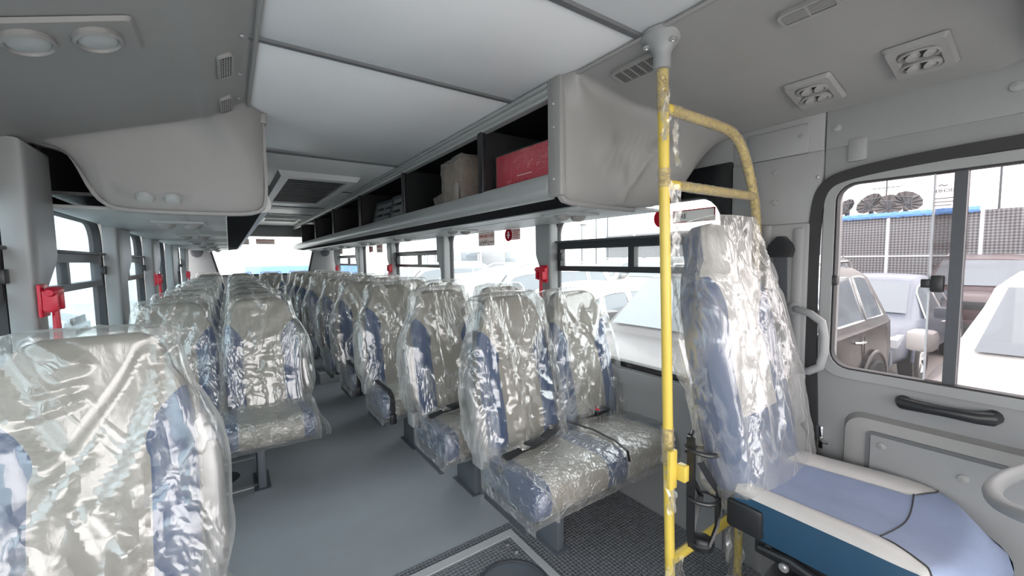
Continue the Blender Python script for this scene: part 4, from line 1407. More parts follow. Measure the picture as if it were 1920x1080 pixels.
def wrap(name, pts, r, seed, m='film_wrap', nseg=40, amp=.25):
    """crumpled film wound round a bar"""
    P = polyline(pts, nseg); mb = MB()
    n = 14; o = len(mb.v); up = None
    for i, p in enumerate(P):
        t_ = (P[min(i + 1, nseg - 1)] - P[max(i - 1, 0)]).normalized()
        if up is None: up = Vector((0, 1, 0)) if abs(t_.y) < .9 else Vector((0, 0, 1))
        a = t_.cross(up).normalized(); b = a.cross(t_).normalized(); up = b
        for k in range(n):
            an = 2 * PI * k / n + i * .12
            d = math.cos(an) * a + math.sin(an) * b
            rr = r * (1.08 + amp * max(0, noise.noise(p * 55 + d * 1.8 + Vector((seed, 0, 0)))) + .05 * noise.noise(p * 160 + d * 4))
            mb.v.append((p + d * rr)[:])
    for i in range(nseg - 1):
        for k in range(n):
            mb.face((o + i * n + k, o + i * n + (k + 1) % n, o + (i + 1) * n + (k + 1) % n, o + (i + 1) * n + k))
    return obj(name, mb, M[m], fr, angle=22, label='crinkled film wrapped round the tube')
wrap('film_wrap', top[3:-6], TR, 2.0, nseg=80)
wrap('film_wrap', [(PX(1.46) + .06, YF_, 1.462), (1.595, YF_, 1.464)], TR * .95, 5.0)
wrap('film_wrap', [(PX(1.66), YF_, 1.66), (PX(1.79), YF_, 1.79)], TR, 8.0)
wrap('film_wrap', [(PX(1.46), YF_, 1.45), (PX(1.50), YF_, 1.505)], TR * 1.05, 9.0, nseg=16, amp=.5)
wrap('film_wrap', [(PX(.62), YF_, .60), (PX(.72), YF_, .72)], TR * 1.05, 12.0, nseg=20, amp=.6)
wrap('film_wrap', [(1.47, YF_, .270), (1.60, YF_, .268)], TR * 1.15, 15.0, nseg=20, amp=.6)
def scrap(name, pts, w, seed, m='film', parent=fr):
    mb = MB(); secs = []
    P = polyline(pts, 16)
    for i, p in enumerate(P):
        t = i / 15
        row = []
        for k in range(9):
            u = k / 8 - .5
            ww = w * (1 - .5 * t * (k % 2) * .3)
            q = p + Vector((u * ww, .02 * noise.noise(Vector((u * 6, t * 5, seed))) , .02 * noise.noise(Vector((u * 4 + 7, t * 3, seed)))))
            row.append(q)
        secs.append(row)
    mb.loft(secs)
    return obj(name, mb, M[m], parent, angle=30, label='torn scrap of clear film')
scrap('film_scrap', [(PX(1.7) - .012, YF_ - .02, 1.72), (PX(1.6) - .022, YF_ - .024, 1.62), (PX(1.6) - .034, YF_ - .024, 1.575)], .03, 1.0)
scrap('film_scrap', [(PX(1.6) + .03, YF_ - .02, 1.64), (PX(1.6) + .028, YF_ - .02, 1.57), (PX(1.5) + .04, YF_ - .02, 1.52)], .018, 2.0)
scrap('film_scrap', [(PX(1.45) + .02, YF_ - .02, 1.46), (PX(1.4) + .03, YF_ - .02, 1.38), (PX(1.3) + .02, YF_ - .02, 1.25)], .05, 3.0)
scrap('film_scrap', [(PX(.6) - .02, YF_ - .02, .66), (PX(.6) - .025, YF_ - .024, .55), (PX(.5) - .015, YF_ - .024, .45)], .04, 4.0)
scrap('film_scrap', [(PX(.3) - .01, YF_ - .03, .30), (PX(.2) - .03, YF_ - .035, .20), (PX(.1) - .03, YF_ - .03, .08)], .09, 5.0)
scrap('film_scrap', [(1.46, YF_ - .03, .27), (1.45, YF_ - .04, .15), (1.44, YF_ - .045, .02)], .12, 6.0)

# ---------------- bottle cage on the post
bc = thing('bottle_cage', 'black plastic bottle cage clamped to the yellow post by yellow plate', 'bottle holder', (PX(.62) - .024, YF_ - .05, .62))
obj('clamp_plate', MB().box(-.022, .012, .010, .024, -.075, .045, .003), M['yellow'], bc, label='yellow clamp plate')
obj('clamp_plate', MB().box(.010, .034, -.016, .014, -.05, .0, .003), M['yellow'], bc, label='yellow clamp plate')
cx, cy = .074, -.032
def arc(z, a0, a1, r=.039, n=14, dz=0.0):
    return [(cx + r * math.cos(lerp(a0, a1, k / n)), cy + r * math.sin(lerp(a0, a1, k / n)), z + dz * k / n) for k in range(n + 1)]
mb = MB(); mb.strip([(.032, -.02, .09), (.036, -.02, .05), (.036, -.02, -.1), (.038, -.02, -.22), (.045, -.022, -.262)], .012, .004, (0, 1, 0)); obj('spine', mb, M['black'], bc)
mb = MB(); mb.tube(arc(.055, PI * .75, PI * 2.6, .045, 22, -.03), .0065, 8); mb.tube([(.034, -.02, .095), (.05, -.015, .10), (.07, .01, .075), arc(.055, PI * .75, PI * .75)[0]], .005, 8); obj('upper_ring', mb, M['black'], bc)
for sgn in (1, -1):
    mb = MB(); mb.strip([(.042, cy + sgn * .012, .02), (.06, cy + sgn * .034, -.03), (.10, cy + sgn * .040, -.08), (.118, cy + sgn * .028, -.13), (.10, cy + sgn * .036, -.19), (.07, cy + sgn * .03, -.245)], .009, .0035, (0, sgn * .4, 1)); obj('side_arm', mb, M['black'], bc)
mb = MB(); mb.tube(arc(-.10, PI * .9, PI * 2.2, .045, 18, -.01), .0065, 8); obj('lower_ring', mb, M['black'], bc)
mb = MB(); mb.lathe([(.018, -.27), (.036, -.262), (.040, -.245), (.036, -.24), (.030, -.25), (.016, -.256)], 22, Matrix.Translation((cx, cy, 0))); obj('bottom_cup', mb, M['black'], bc)

# ================================================================ DRIVER SEAT
ds = thing('driver_chair', 'blue and pale grey driver seat with cloudy film bag over the backrest', 'chair', (1.385, .33, 0))
def S(x, y, z): return (x - 1.385, y - .33, z)
# cushion: top surface grid (u across 0..1, v back..front)
def top_z(u, v):
    z = .578 - .012 * math.exp(-((u - .5) / .22) ** 2) * sstep(0, .3, 1 - abs(v - .35)) + .010 * math.exp(-(((u - .07) / .07) ** 2)) * (1 - sstep(.55, .85, v)) + .012 * math.exp(-(((u - .92) / .08) ** 2)) * (1 - sstep(.5, .8, v))
    z -= .055 * sstep(.82, 1.0, v) ** 1.6
    z -= .016 * (1 - sstep(0, .035, min(u, 1 - u)))
    return z
def plan(u, v):
    xl = 1.172; xr = lerp(1.580, 1.632, sstep(0, .7, v))
    k = sstep(.60, 1.0, v)
    y = lerp(.575, .080, v) + .125 * k * max(0, (u - .55) / .45) ** 2.6 + .05 * k * max(0, (.3 - u) / .3) ** 2.4
    xr -= .012 * k; xl += .010 * k
    return lerp(xl, xr, u), y
VS = sorted(set([i / 60 for i in range(61)] + [.62]))
def uL(v): return .145 if v < .62 else max(.0, .145 * (1 - (v - .62) / .30))
def uR(v): return .775 if v < .60 else min(1.0, lerp(.775, 1.0, (v - .60) / .20))
VSEAM = .62
def vwarp(t, v): return v + .030 * math.sin(PI * t) * math.exp(-((v - VSEAM) / .10) ** 2)
def gpt(u, v, dz=0.0):
    x, y = plan(u, v); return S(x, y, top_z(u, v) + dz)
MBs = {k: MB() for k in ('center_panel', 'thigh_roll', 'left', 'right')}
LT = [0, .12, .3, .6, .9, 1.0]
CT = [0, .012, .05, .15, .3, .45, .6, .75, .88, .95, .988, 1.0]
RT = [0, .1, .4, .7, .85, .95, 1.0]
def quads(mb, rows):
    for i in range(len(rows) - 1):
        for k in range(len(rows[0]) - 1):
            mb.add([rows[i][k], rows[i][k + 1], rows[i + 1][k + 1], rows[i + 1][k]], [(0, 1, 2, 3)])
gap = lambda v: -.010 * (1 - sstep(.55, .68, v))
rl = [[gpt(uL(v) * t, v, gap(v) if t == 1 else 0) for t in LT] for v in VS if uL(v) > .004]
rr_ = [[gpt(lerp(uR(v), 1, t), v, gap(v) if t == 0 else 0) for t in RT] for v in VS if uR(v) < .996]
cc_ = [[gpt(lerp(uL(v), uR(v), t), vwarp(t, v) if 0 < v < 1 else v, gap(v) if t in (0, 1.0) else 0) for t in CT] for v in VS]
i0 = VS.index(.62)
quads(MBs['left'], rl); quads(MBs['right'], rr_); quads(MBs['center_panel'], cc_[:i0 + 1]); quads(MBs['thigh_roll'], cc_[i0:])
def welded(name, mb, m, parent, label=None):
    me = mb.mesh(name, m, fix=False)
    b = bmesh.new(); b.from_mesh(me); bmesh.ops.remove_doubles(b, verts=b.verts, dist=1e-4); bmesh.ops.recalc_face_normals(b, faces=b.faces)
    b.to_mesh(me); b.free()
    me.polygons.foreach_set('use_smooth', [True] * len(me.polygons)); me.set_sharp_from_angle(angle=math.radians(55))
    o = link(name, me, parent)
    if label: o['label'] = label
    return o
# body of the cushion: outline skirt
out_ = [gpt(0, v) for v in VS] + [gpt(k / 16, 1.0) for k in range(1, 16)] + [gpt(1.0, v) for v in VS[::-1]]
mb = MB()
mb.loft([out_, [(x * 1.008, y * 1.004, z - .02) for x, y, z in out_], [(x * 1.008, y * 1.004, lerp(z, .46, .7)) for x, y, z in out_], [(x * .97, y * .98, .455) for x, y, z in out_]], closed=True)
n = len(out_); mb.face([len(mb.v) - n + k for k in range(n)])
body = welded('cushion_body', mb, M['bluedeep'], ds, 'deep teal blue cushion sides')
welded('center_panel', MBs['center_panel'], M['bluetop'], ds, 'steel blue centre panel')
welded('thigh_roll', MBs['thigh_roll'], M['bluetop'], ds, 'steel blue front roll')
welded('side_bolster', MBs['left'], M['palefab'], ds, 'pale grey side strip')
welded('side_bolster', MBs['right'], M['palefab'], ds, 'pale grey side strip')
mb = MB()
mb.tube([gpt(uL(v), v, gap(v) + .001) for v in VS if uL(v) > .01], .0020, 6)
mb.tube([gpt(uR(v), v, gap(v) + .001) for v in VS if uR(v) < .99], .0020, 6)
mb.tube([gpt(lerp(uL(.62), uR(.62), t), vwarp(t, .62), .0006) for t in [k / 24 for k in range(25)]], .0018, 6)
obj('stitched_seam', mb, M['ink'], ds)
# pedestal and slider mechanism
mb = MB(); mb.box(-.13, .13, -.16, .17, .0, .30, .015); obj('pedestal', mb, M['black'], ds)
mb = MB(); mb.box(-.19, .20, -.2, .2, .40, .455, .008); mb.box(-.165, .17, -.17, .19, .30, .325, .006); obj('slide_frame', mb, M['black'], ds)
for s in (-1, 1):
    mb = MB(); mb.tube([(s * .15, -.15, .32), (s * .15, .15, .41)], .012, 8); mb.tube([(s * .165, .15, .32), (s * .165, -.15, .41)], .012, 8); obj('scissor_arm', mb, M['dkgrey'], ds)
mb = MB(); mb.tube([(-.20, .18, .43), (-.205, .10, .44), (-.21, -.02, .42), (-.20, -.08, .40)], .010, 8); obj('slide_lever', mb, M['black'], ds)
for p in ((-.192, .16, .43), (-.192, .12, .405), (-.19, .03, .42)):
    obj('bolt', MB().lathe([(.013, 0), (.012, .006), (.006, .006), (.006, .010), (0, .010)], 12, Matrix.Translation(p) @ Matrix.Rotation(-PI / 2, 4, 'Y')), M['steelk'], ds)
mb = MB(); mb.tube([(-.16, .1, .28), (-.19, .0, .26), (-.18, -.1, .27), (-.14, -.16, .24)], .016, 10); obj('air_hose', mb, M['black'], ds)
mb = MB(); mb.tube([(-.20, .08, .36), (-.20, -.12, .36)], .013, 10); obj('damper', mb, M['chrome'], ds, label='bright damper rod')
mb = MB(); mb.box(-.225, -.17, .165, .265, .46, .545, .012); obj('recliner_cover', mb, M['black'], ds)
mb = MB(); mb.tube([(.205, .19, .50), (.225, .20, .58), (.225, .215, .64), (.205, .225, .67)], .012, 8); obj('buckle_stalk', mb, M['black'], ds)
# backrest
THD = math.atan2(.150, .80)
U2 = Vector((-.055, math.sin(THD), math.cos(THD))).normalized(); F2 = Vector((0, -math.cos(THD), math.sin(THD)))
Bd = Vector(S(1.385, .615, .55))
HWd = [(0, .20), (.15, .212), (.40, .212), (.52, .195), (.60, .155), (.66, .125), (.74, .12), (.785, .11), (.81, .07)]
loop = SECT + [(0, -1.0, 's')] + [(-a, c, z) for a, c, z in SECT[:0:-1]]
bs = [0, .05, .12, .2, .3, .4, .45, .5, .54, .58, .60, .62, .66, .70, .74, .775, .80, .81]
def arch(a, b): return b + (lerp(-.11, .06, min(1, (abs(a) - .53) / .47 * 1.1) ** .6) * math.exp(-((b - .58) / .10) ** 2) if abs(a) >= .53 else 0)
rows = [[Bd + U2 * arch(a, b) + Vector((a * curve(HWd, b), 0, 0)) + F2 * ((.055 if c > 0 else .05) * c * (1 if b < .78 else .6)) for a, c, z in loop] for b in bs]
pm = {'g': MB(), 'l': MB(), 'r': MB(), 's': MB(), 'low': MB()}
for i in range(len(bs) - 1):
    for k in range(len(loop)):
        j = (k + 1) % len(loop); zs = {loop[k][2], loop[j][2]}; am = loop[k][0] + loop[j][0]
        key = 's' if 's' in zs else ('l' if am < 0 else 'r') if 'b' in zs and bs[i] < .58 else ('low' if bs[i] < .2 else 'g')
        pm[key].add([rows[i][k], rows[i][j], rows[i + 1][j], rows[i + 1][k]], [(0, 1, 2, 3)])
pm['g'].add(rows[-1], [tuple(range(len(loop)))])
bk = welded('backrest', pm['g'], M['palefab'], ds)
welded('side_bolster', pm['l'], M['bluefab'], bk); welded('side_bolster', pm['r'], M['bluefab'], bk)
welded('lumbar_panel', pm['low'], M['bluefab'], bk); welded('back_shell', pm['s'], M['bluefab'], bk)
secs = []
NV = 130
for i in range(NV + 1):
    b = lerp(-.075, .822, i / NV); t = b / .81
    hl = curve([(-.1, .222), (.45, .226), (.60, .19), (.83, .145)], b)
    hr = curve([(-.1, .222), (.45, .230), (.60, .225), (.66, .205), (.69, .165), (.83, .145)], b)
    if t > .93: hl -= .018 * ((t - .93) / .085) ** 2; hr -= .018 * ((t - .93) / .085) ** 2
    pinch = .10 * (1 - sstep(-.075, .03, b))
    secs.append((Bd + U2 * b - Vector((0, .010, 0)), X1, F2, hl - pinch * .5, hr - pinch * .6, .092 + .006 * math.sin(t * 5) - pinch * .2, .080 - pinch * .2))
zt = (Bd + U2 * .81).z
cr = make_creases(77, zt, Bd.z, .14, .22, 60)
cr = [((x0 - .045 * ((z0 - Bd.z) / .8), z0), (x1 - .045 * ((z1 - Bd.z) / .8), z1), a_, w_, q_) for (x0, z0), (x1, z1), a_, w_, q_ in cr]
obj('film_bag', film_hull(secs, 180, 71.0, .012, cr, fine=.14), M['film_thick'], ds, angle=32, label='cloudy polythene bag')

# ================================================================ STEERING WHEEL AND COWL
sw = thing('steering_wheel', 'grey steering wheel rim at right edge of the picture', 'steering wheel')
tiltm = Matrix.Translation((1.385, -.09, .81)) @ Matrix.Rotation(math.radians(-24), 4, 'X')
sw.matrix_world = tiltm
mb = MB(); mb.tube([(.225 * math.cos(2 * PI * k / 56), .225 * math.sin(2 * PI * k / 56), 0) for k in range(56)], .0155, 12, closed=True); obj('rim', mb, M['pillar'], sw)
for a in (.2, PI - .2, 1.5 * PI):
    mb = MB(); mb.tube([(.05 * math.cos(a), .05 * math.sin(a), -.04), (.218 * math.cos(a), .218 * math.sin(a), 0)], .010, 8); obj('spoke', mb, M['dkgrey'], sw)
obj('hub', MB().lathe([(.0, -.02), (.05, -.022), (.062, -.035), (.055, -.06), (.0, -.07)], 24), M['dkgrey'], sw)
mb = MB(); mb.tube([(0, 0, -.06), (0, -.12, -.75)], .03, 10); obj('steering_column', mb, M['black'], sw)
gc = thing('gear_console', 'dark grey rounded console top at the bottom edge beside the yellow post', 'console', (1.03, .60, 0))
mb = MB(); mb.loft([[(u, v, 0) for u, v in rrect(0, 0, .24, .20, .05)], [(u, v, .17) for u, v in rrect(0, 0, .24, .20, .05)], [(u, v, .192) for u, v in rrect(0, 0, .22, .18, .045)], [(u, v, .198) for u, v in rrect(0, 0, .18, .14, .04)]], closed=True)
mb.face([len(mb.v) - 24 + k for k in range(24)])
obj('console_body', mb, M['dkgrey'], gc)
mb = MB(); mb.tube([(u, v, .185) for u, v in rrect(0, 0, .235, .195, .05)], .006, 6, closed=True); obj('console_rim', mb, M['grey'], gc)
# ================================================================ SIGNS AND STICKERS
AR = '\uFE89\uFEAD\uFE8D\uFEEE\uFEC4\uFEDF\uFE8D \uFE9D\uFEAE\uFEA8\uFEE3'
def facing_left(P):      # on the right wall, seen looking to +x
    return Matrix(((0, 0, -1, P[0]), (-1, 0, 0, P[1]), (0, 1, 0, P[2]), (0, 0, 0, 1)))
def facing_front(P):     # on the rear wall
    return Matrix(((1, 0, 0, P[0]), (0, 0, -1, P[1]), (0, 1, 0, P[2]), (0, 0, 0, 1)))
def exit_sign(label, mtx, w, hgt):
    s = thing('exit_sticker', label, 'sticker'); tilt(s, mtx)
    obj('sheet', MB().box(-w / 2, w / 2, -hgt / 2, hgt / 2, 0, .001), M['sheet'], s)
    mb = MB(); ring(mb, rrect(0, 0, w - .01, hgt - .01, .003), rrect(0, 0, w, hgt, .004), .0005, .0016, lambda u, v, a: (u, v, a)); obj('border', mb, M['seam'], s)
    t = obj('lettering', text_mesh('EMERGENCY EXIT', hgt * .33, M['sheetred'], 'lettering'), None, s, (0, hgt * .2, .0016), label='red lettering')
    bb = max(v.co.x for v in t.data.vertices) - min(v.co.x for v in t.data.vertices)
    t.scale = (w * .92 / bb, 1, 1)
    obj('lettering', text_mesh(AR, hgt * .36, M['ink'], 'lettering'), None, s, (0, -hgt * .2, .0016), label='black Arabic lettering')
    return s
exit_sign('EMERGENCY EXIT sticker high on the plain right window', facing_left((XR + .028, 2.775, 1.405)), .24, .105)
exit_sign('EMERGENCY EXIT sticker at top of the rear window', facing_front((.545, YR - .004, 1.605)), .28, .09)
exit_sign('EMERGENCY EXIT sticker on the farther plain right window', facing_left((XR + .028, 5.55, 1.41)), .26, .11)
exit_sign('small EMERGENCY EXIT sticker on the rearmost right window', facing_left((XR + .028, 7.85, 1.43)), .26, .11)

def round_sign(label, mtx, w, hgt):
    s = thing('safety_sticker', label, 'sticker'); tilt(s, mtx)
    r = hgt * .62
    obj('sheet', MB().box(-w / 2 + r, w / 2, -hgt / 2, hgt / 2, 0, .001), M['sheet'], s)
    mb = MB(); ring(mb, rrect(r / 2, 0, w - r - .01, hgt - .01, .003), rrect(r / 2, 0, w - r, hgt, .004), .0005, .0016, lambda u, v, a: (u, v, a)); obj('border', mb, M['sheetred'], s)
    obj('red_disc', MB().lathe([(r, 0.001), (r, .002), (0, .002)], 28, Matrix.Translation((-w / 2 + r, 0, 0))), M['sheetred'], s)
    mb = MB(); mb.box(-r * .15, r * .15, -r * .55, r * .1, .002, .003); mb.lathe([(r * .2, .002), (r * .2, .003), (0, .003)], 12, Matrix.Translation((.0, r * .35, 0)))
    mb.box(-r * .45, r * .4, -r * .12, r * .05, .002, .0028)
    obj('pictogram', mb, M['white'], s, (-w / 2 + r, 0, 0))
    mb = MB()
    for k in range(4): mb.box(-w / 2 + 2 * r + .006, w / 2 - .012 - .01 * (k % 2), hgt * (.3 - .19 * k) - .003, hgt * (.3 - .19 * k) + .003, .001, .0018)
    obj('print_lines', mb, M['sheetred'], s)
    return s
round_sign('red round pictogram sticker with small notice right of the exit sticker', facing_left((XR + .028, 2.415, 1.42)), .19, .075)
round_sign('red round pictogram sticker on the farther plain right window', facing_left((XR + .028, 5.15, 1.42)), .2, .08)
round_sign('red round pictogram sticker on far plain window, rearmost of its stickers', facing_left((XR + .028, 5.95, 1.41)), .2, .08)
s = thing('fire_sticker', 'white red bordered FIRE sticker high on window behind the driver seat', 'sticker'); tilt(s, facing_left((XR + .028, 1.03, 1.425)))
obj('sheet', MB().box(-.10, .10, -.028, .028, 0, .001), M['white'], s)
mb = MB(); ring(mb, rrect(0, 0, .19, .046, .002), rrect(0, 0, .20, .056, .003), .0005, .0016, lambda u, v, a: (u, v, a)); obj('border', mb, M['sheetred'], s)
obj('lettering', text_mesh('FIRE', .030, M['ink'], 'lettering', 'LEFT'), None, s, (-.085, 0, .0012))
obj('red_disc', MB().lathe([(.045, 0), (.045, .002), (0, .002)], 28, Matrix.Translation((-.155, .002, 0))), M['sheetred'], s)
s = thing('safety_sticker', 'pale square sticker at top left corner of the rear window', 'sticker'); tilt(s, facing_front((.245, YR - .004, 1.60)))
obj('sheet', MB().box(-.06, .06, -.05, .05, 0, .001), M['sheet'], s)
mb = MB()
for k in range(4): mb.box(-.045, .04, .03 - k * .02 - .003, .03 - k * .02 + .003, .001, .0018)
obj('print_lines', mb, M['seam'], s)
# maker's mark etched on the door glass, read from outside (so mirrored here)
s = thing('glass_etching', 'small mirrored maker marking etched on the driver door glass', 'marking')
tilt(s, Matrix(((0, 0, 1, XD + .016), (1, 0, 0, .270), (0, 1, 0, 1.405), (0, 0, 0, 1))))
obj('lettering', text_mesh('EICHER', .0135, M['dkgrey'], 'lettering', ext=.0003), None, s, (0, .02, 0))
mb = MB(); mb.tube([(-.006, .036, 0), (0, .034, 0), (.007, .038, 0), (.012, .034, 0)], .0012, 5); obj('emblem', mb, M['dkgrey'], s)
mb = MB()
for k in range(3): mb.box(-.022 + .003 * k, .022, -.002 - k * .010, .0 - k * .010, 0, .0004)
obj('print_lines', mb, M['dkgrey'], s)

# ================================================================ RED HAMMER HOLDERS
def hammer(label, loc, s, hang=True):
    """s = +1 on the right wall (faces -x), -1 on the left wall (faces +x)"""
    t = thing('emergency_hammer', label, 'hammer', loc, 0, 'emergency hammers on the pillars')
    q = -s
    def bx(mb, a, b, ya, yb, za, zb, r=.004):
        x0, x1 = sorted((a * q, b * q)); return mb.box(x0, x1, ya, yb, za, zb, r)
    mb = MB(); bx(mb, .0, .010, -.035, .035, -.06, .045); obj('back_plate', mb, M['red'], t)
    mb = MB(); bx(mb, .010, .045, -.035, -.022, -.04, .025); bx(mb, .010, .045, .022, .035, -.04, .025); bx(mb, .01, .035, -.03, .03, -.045, -.034); obj('clip', mb, M['red'], t)
    mb = MB(); mb.tube([(q * .03, -.05, .018), (q * .03, -.03, .02), (q * .03, .03, .02), (q * .03, .05, .018)], [.010, .017, .017, .010], 10); obj('hammer_head', mb, M['red'], t)
    if hang:
        mb = MB(); mb.tube([(q * .03, .0, .012), (q * .03, .0, -.05), (q * .03, 0, -.15)], [.008, .009, .011], 8); obj('handle', mb, M['red'], t)
    return t
hammer('red emergency hammer on the first left pillar beside the nearest seat', (-.498, 1.92, 1.145), -1)
hammer('red emergency hammer on the third left pillar', (-.498, 4.36, 1.13), -1)
hammer('red emergency hammer on the left wall close to the rear', (-.498, 7.3, 1.10), -1)
hammer('red emergency hammer on first right pillar above the front double seat', (1.598, 1.96, 1.16), 1)
hammer('red emergency hammer on the third right pillar', (1.598, 4.85, 1.16), 1)
hammer('red emergency hammer on the rearmost right pillar', (1.598, 7.75, 1.13), 1)
# ================================================================ OUTSIDE
GZ = -.78
structure('ground', MB().box(-80, 80, -60, 120, GZ - .1, GZ), M['ground'], 'pale dusty open yard around the bus', 'ground')

def wheel(parent, x, y, r=.36, w=.24):
    s = 1 if y > 0 else -1
    T = Matrix.Translation((x, y - s * w / 2, r)) @ Matrix.Rotation(-s * PI / 2, 4, 'X')
    wh = obj('wheel', MB().lathe([(r * .62, 0), (r * .9, 0), (r, .03), (r, w - .03), (r * .92, w), (r * .66, w), (r * .62, w - .03), (r * .62, 0)], 30, T), M['tyre'], parent)
    obj('rim', MB().lathe([(r * .64, w - .02), (r * .60, w - .01), (r * .56, w - .05), (.0, w - .055)], 24, T), M['chrome'], wh)
    mb = MB()
    for k in range(5):
        a = 2 * PI * k / 5
        mb.prism([(.02, -.035), (r * .58, -.025), (r * .58, .025), (.02, .035)], w - .055, w - .02, lambda u, v, q, a=a: (T @ Vector((u * math.cos(a) - v * math.sin(a), u * math.sin(a) + v * math.cos(a), q)))[:])
    obj('spokes', mb, M['alu'], wh)
    return wh

def car(name, label, key, rgb, loc, rotz, L=4.8, Wd=1.9, H=1.85, suv=True, group='parked cars in the yard', detail=True, rails=True):
    """local +x is forward, wheels on z=0"""
    t = thing(name, label, 'car', loc, rotz, group)
    pm_ = paint(key, rgb)
    hl = L / 2; hw = Wd / 2
    hood = 1.12 if suv else .92
    belt = 1.13 if suv else .93
    # stations: x, bottom, belt z, roof z, half width at belt, half width at roof
    if suv:
        st = [(-hl, .55, .95, .97, .80, .74), (-hl + .04, .40, 1.10, 1.12, .90, .80), (-hl + .12, .36, belt + .04, 1.25, .94, .80), (-hl + .42, .34, belt + .03, H - .10, .97, .72), (-hl + .75, .34, belt + .02, H - .02, .98, .71), (-.35, .33, belt, H, 1, .72), (.30, .33, belt, H - .03, 1, .71), (.62, .33, belt - .01, H - .10, 1, .70), (1.28, .34, belt - .03, hood + .04, .99, .84), (1.9, .35, hood - .06, hood, .97, .86), (hl - .18, .38, hood - .12, hood - .05, .92, .84), (hl - .03, .42, .92, .96, .84, .78), (hl, .52, .80, .84, .76, .70)]
    else:
        st = [(-hl, .50, .85, .88, .78, .72), (-hl + .06, .36, .98, 1.0, .88, .80), (-hl + .5, .30, 1.0, 1.06, .96, .80), (-hl + 1.15, .28, belt + .04, H - .10, .98, .68), (-.45, .26, belt + .02, H, 1, .67), (.1, .26, belt, H - .02, 1, .66), (.40, .26, belt, H - .09, 1, .66), (1.25, .28, belt - .03, hood + .02, .99, .82), (1.8, .30, hood - .12, hood - .04, .96, .84), (hl - .2, .33, hood - .22, hood - .15, .90, .80), (hl - .03, .36, .66, .70, .82, .74), (hl, .45, .60, .62, .74, .66)]
    def sec(s):
        x, zb, zl, zr, wb, wr = s
        wb *= hw; wr *= hw
        half = [(0, zb), (wb * .82, zb), (wb * .98, zb + .12), (wb * 1.0, lerp(zb, zl, .55)), (wb * .985, zl - .04), (wb * .955, zl), (lerp(wb * .955, wr, .9), lerp(zl, zr, .88)), (wr * .94, lerp(zl, zr, .975)), (wr * .6, zr + .005), (0, zr + .012)]
        return [(x, y, z) for y, z in half] + [(x, -y, z) for y, z in half[-2:0:-1]]
    S_ = [sec(s) for s in st]
    mb = MB().loft(S_, closed=True)
    n = len(S_[0]); mb.face(list(range(n))[::-1]); mb.face([len(mb.v) - n + k for k in range(n)])
    body = obj('body', mb, pm_, t, angle=32)
    def at(x, side, f):
        """point on the cabin side: f = 0 belt .. 1 roof"""
        for a, b in zip(st[:-1], st[1:]):
            if a[0] <= x <= b[0]:
                u = (x - a[0]) / (b[0] - a[0]); break
        v = [lerp(p, q, u) for p, q in zip(a, b)]
        y0 = v[4] * hw * .955; y1 = lerp(y0, v[5] * hw, .9)
        return Vector((x, side * (lerp(y0, y1, f / .88 if f < .88 else 1) + .008), lerp(v[2], v[3], f)))
    r0 = st[3 if suv else 3][0]; fpost = .62 if suv else .40
    spans = [(r0 + .10, r0 + .62), (r0 + .70, -.22), (-.12, .66 if suv else .52)] if suv else [(r0 + .15, -.35), (-.25, .48)]
    for side in (1, -1):
        for q, (xa, xb) in enumerate(spans):
            N = 5; g = []
            for f in (.10, .45, .82):
                row = []
                for k in range(N + 1):
                    x = lerp(xa, xb, k / N)
                    if q == len(spans) - 1 and k == N: x = lerp(xb + .42, xb, f)
                    if q == len(spans) - 1 and k == N - 1: x = lerp(xb + .15, xb - .12, f)
                    if q == 0 and k == 0: x = lerp(xa - .12, xa + (.12 if suv else .25), f)
                    row.append(at(x, side, f)[:])
                g.append(row)
            m_ = MB().loft(g); wn_ = obj('side_window', m_, M['carglass'], t)
            if detail:
                rim_ = g[0] + [g[1][-1]] + g[2][::-1] + [g[1][0]]
                m_ = MB(); m_.tube(rim_, .012, 5, closed=True); obj('window_trim', m_, M['chrome'], wn_)
    # windscreen and rear window
    a, b = (st[8], st[7]) if suv else (st[7], st[6])
    def glass(a, b, nm, off):
        g = []
        for f in (.12, .5, .94):
            x = lerp(a[0], b[0], f); z = lerp(a[3], b[3], f) + .012; w_ = lerp(a[5], b[5], f) * hw * .93
            g.append([(x + off, -w_ + 2 * w_ * k / 6, z + .004 + .010 * math.sin(PI * k / 6)) for k in range(7)])
        o = obj(nm, MB().loft(g), M['carglass'], t); return o
    glass(a, b, 'windscreen', .012)
    glass(st[2], st[3], 'rear_window', -.012)
    # lights, bumpers, grille, handles, mirrors
    for side in (1, -1):
        zz = hood - .26 if suv else hood - .30
        mb = MB(); mb.prism([(hl - .05, zz), (hl - .30, zz + .06), (hl - .55, zz + .15), (hl - .32, zz + .17), (hl - .06, zz + .12)], .62 * hw, .90 * hw, lambda u, v, q, side=side: (u - .10 * (q / hw - .62), side * q, v)); obj('headlight', mb, M['lamp'], t)
        mb = MB().box(-hl - .005, -hl + .12, *sorted((side * hw * .66, side * hw * .90)), zz + .0, zz + .22, .02); obj('tail_light', mb, M['red'], t)
        m_ = MB().box(.78 if suv else .62, 1.02 if suv else .82, *sorted((side * (hw + .02), side * (hw + .21))), belt + .02, belt + .20, .04); obj('wing_mirror', m_, pm_, t)
        if detail:
            for xh in ((-.05, -1.02) if suv else (-.2, -.95)):
                hnd = MB(); hnd.tube([(xh - .10, side * (hw * .985), belt - .13), (xh - .07, side * (hw + .03), belt - .125), (xh + .07, side * (hw + .03), belt - .125), (xh + .10, side * (hw * .985), belt - .13)], .014, 8); obj('door_handle', hnd, M['chrome'], t)
                m_ = MB(); m_.tube([(xh - .17, side * (hw * .998), .55), (xh - .17, side * (hw * .992), belt - .08)], .006, 5); obj('door_gap', m_, M['ink'], t)
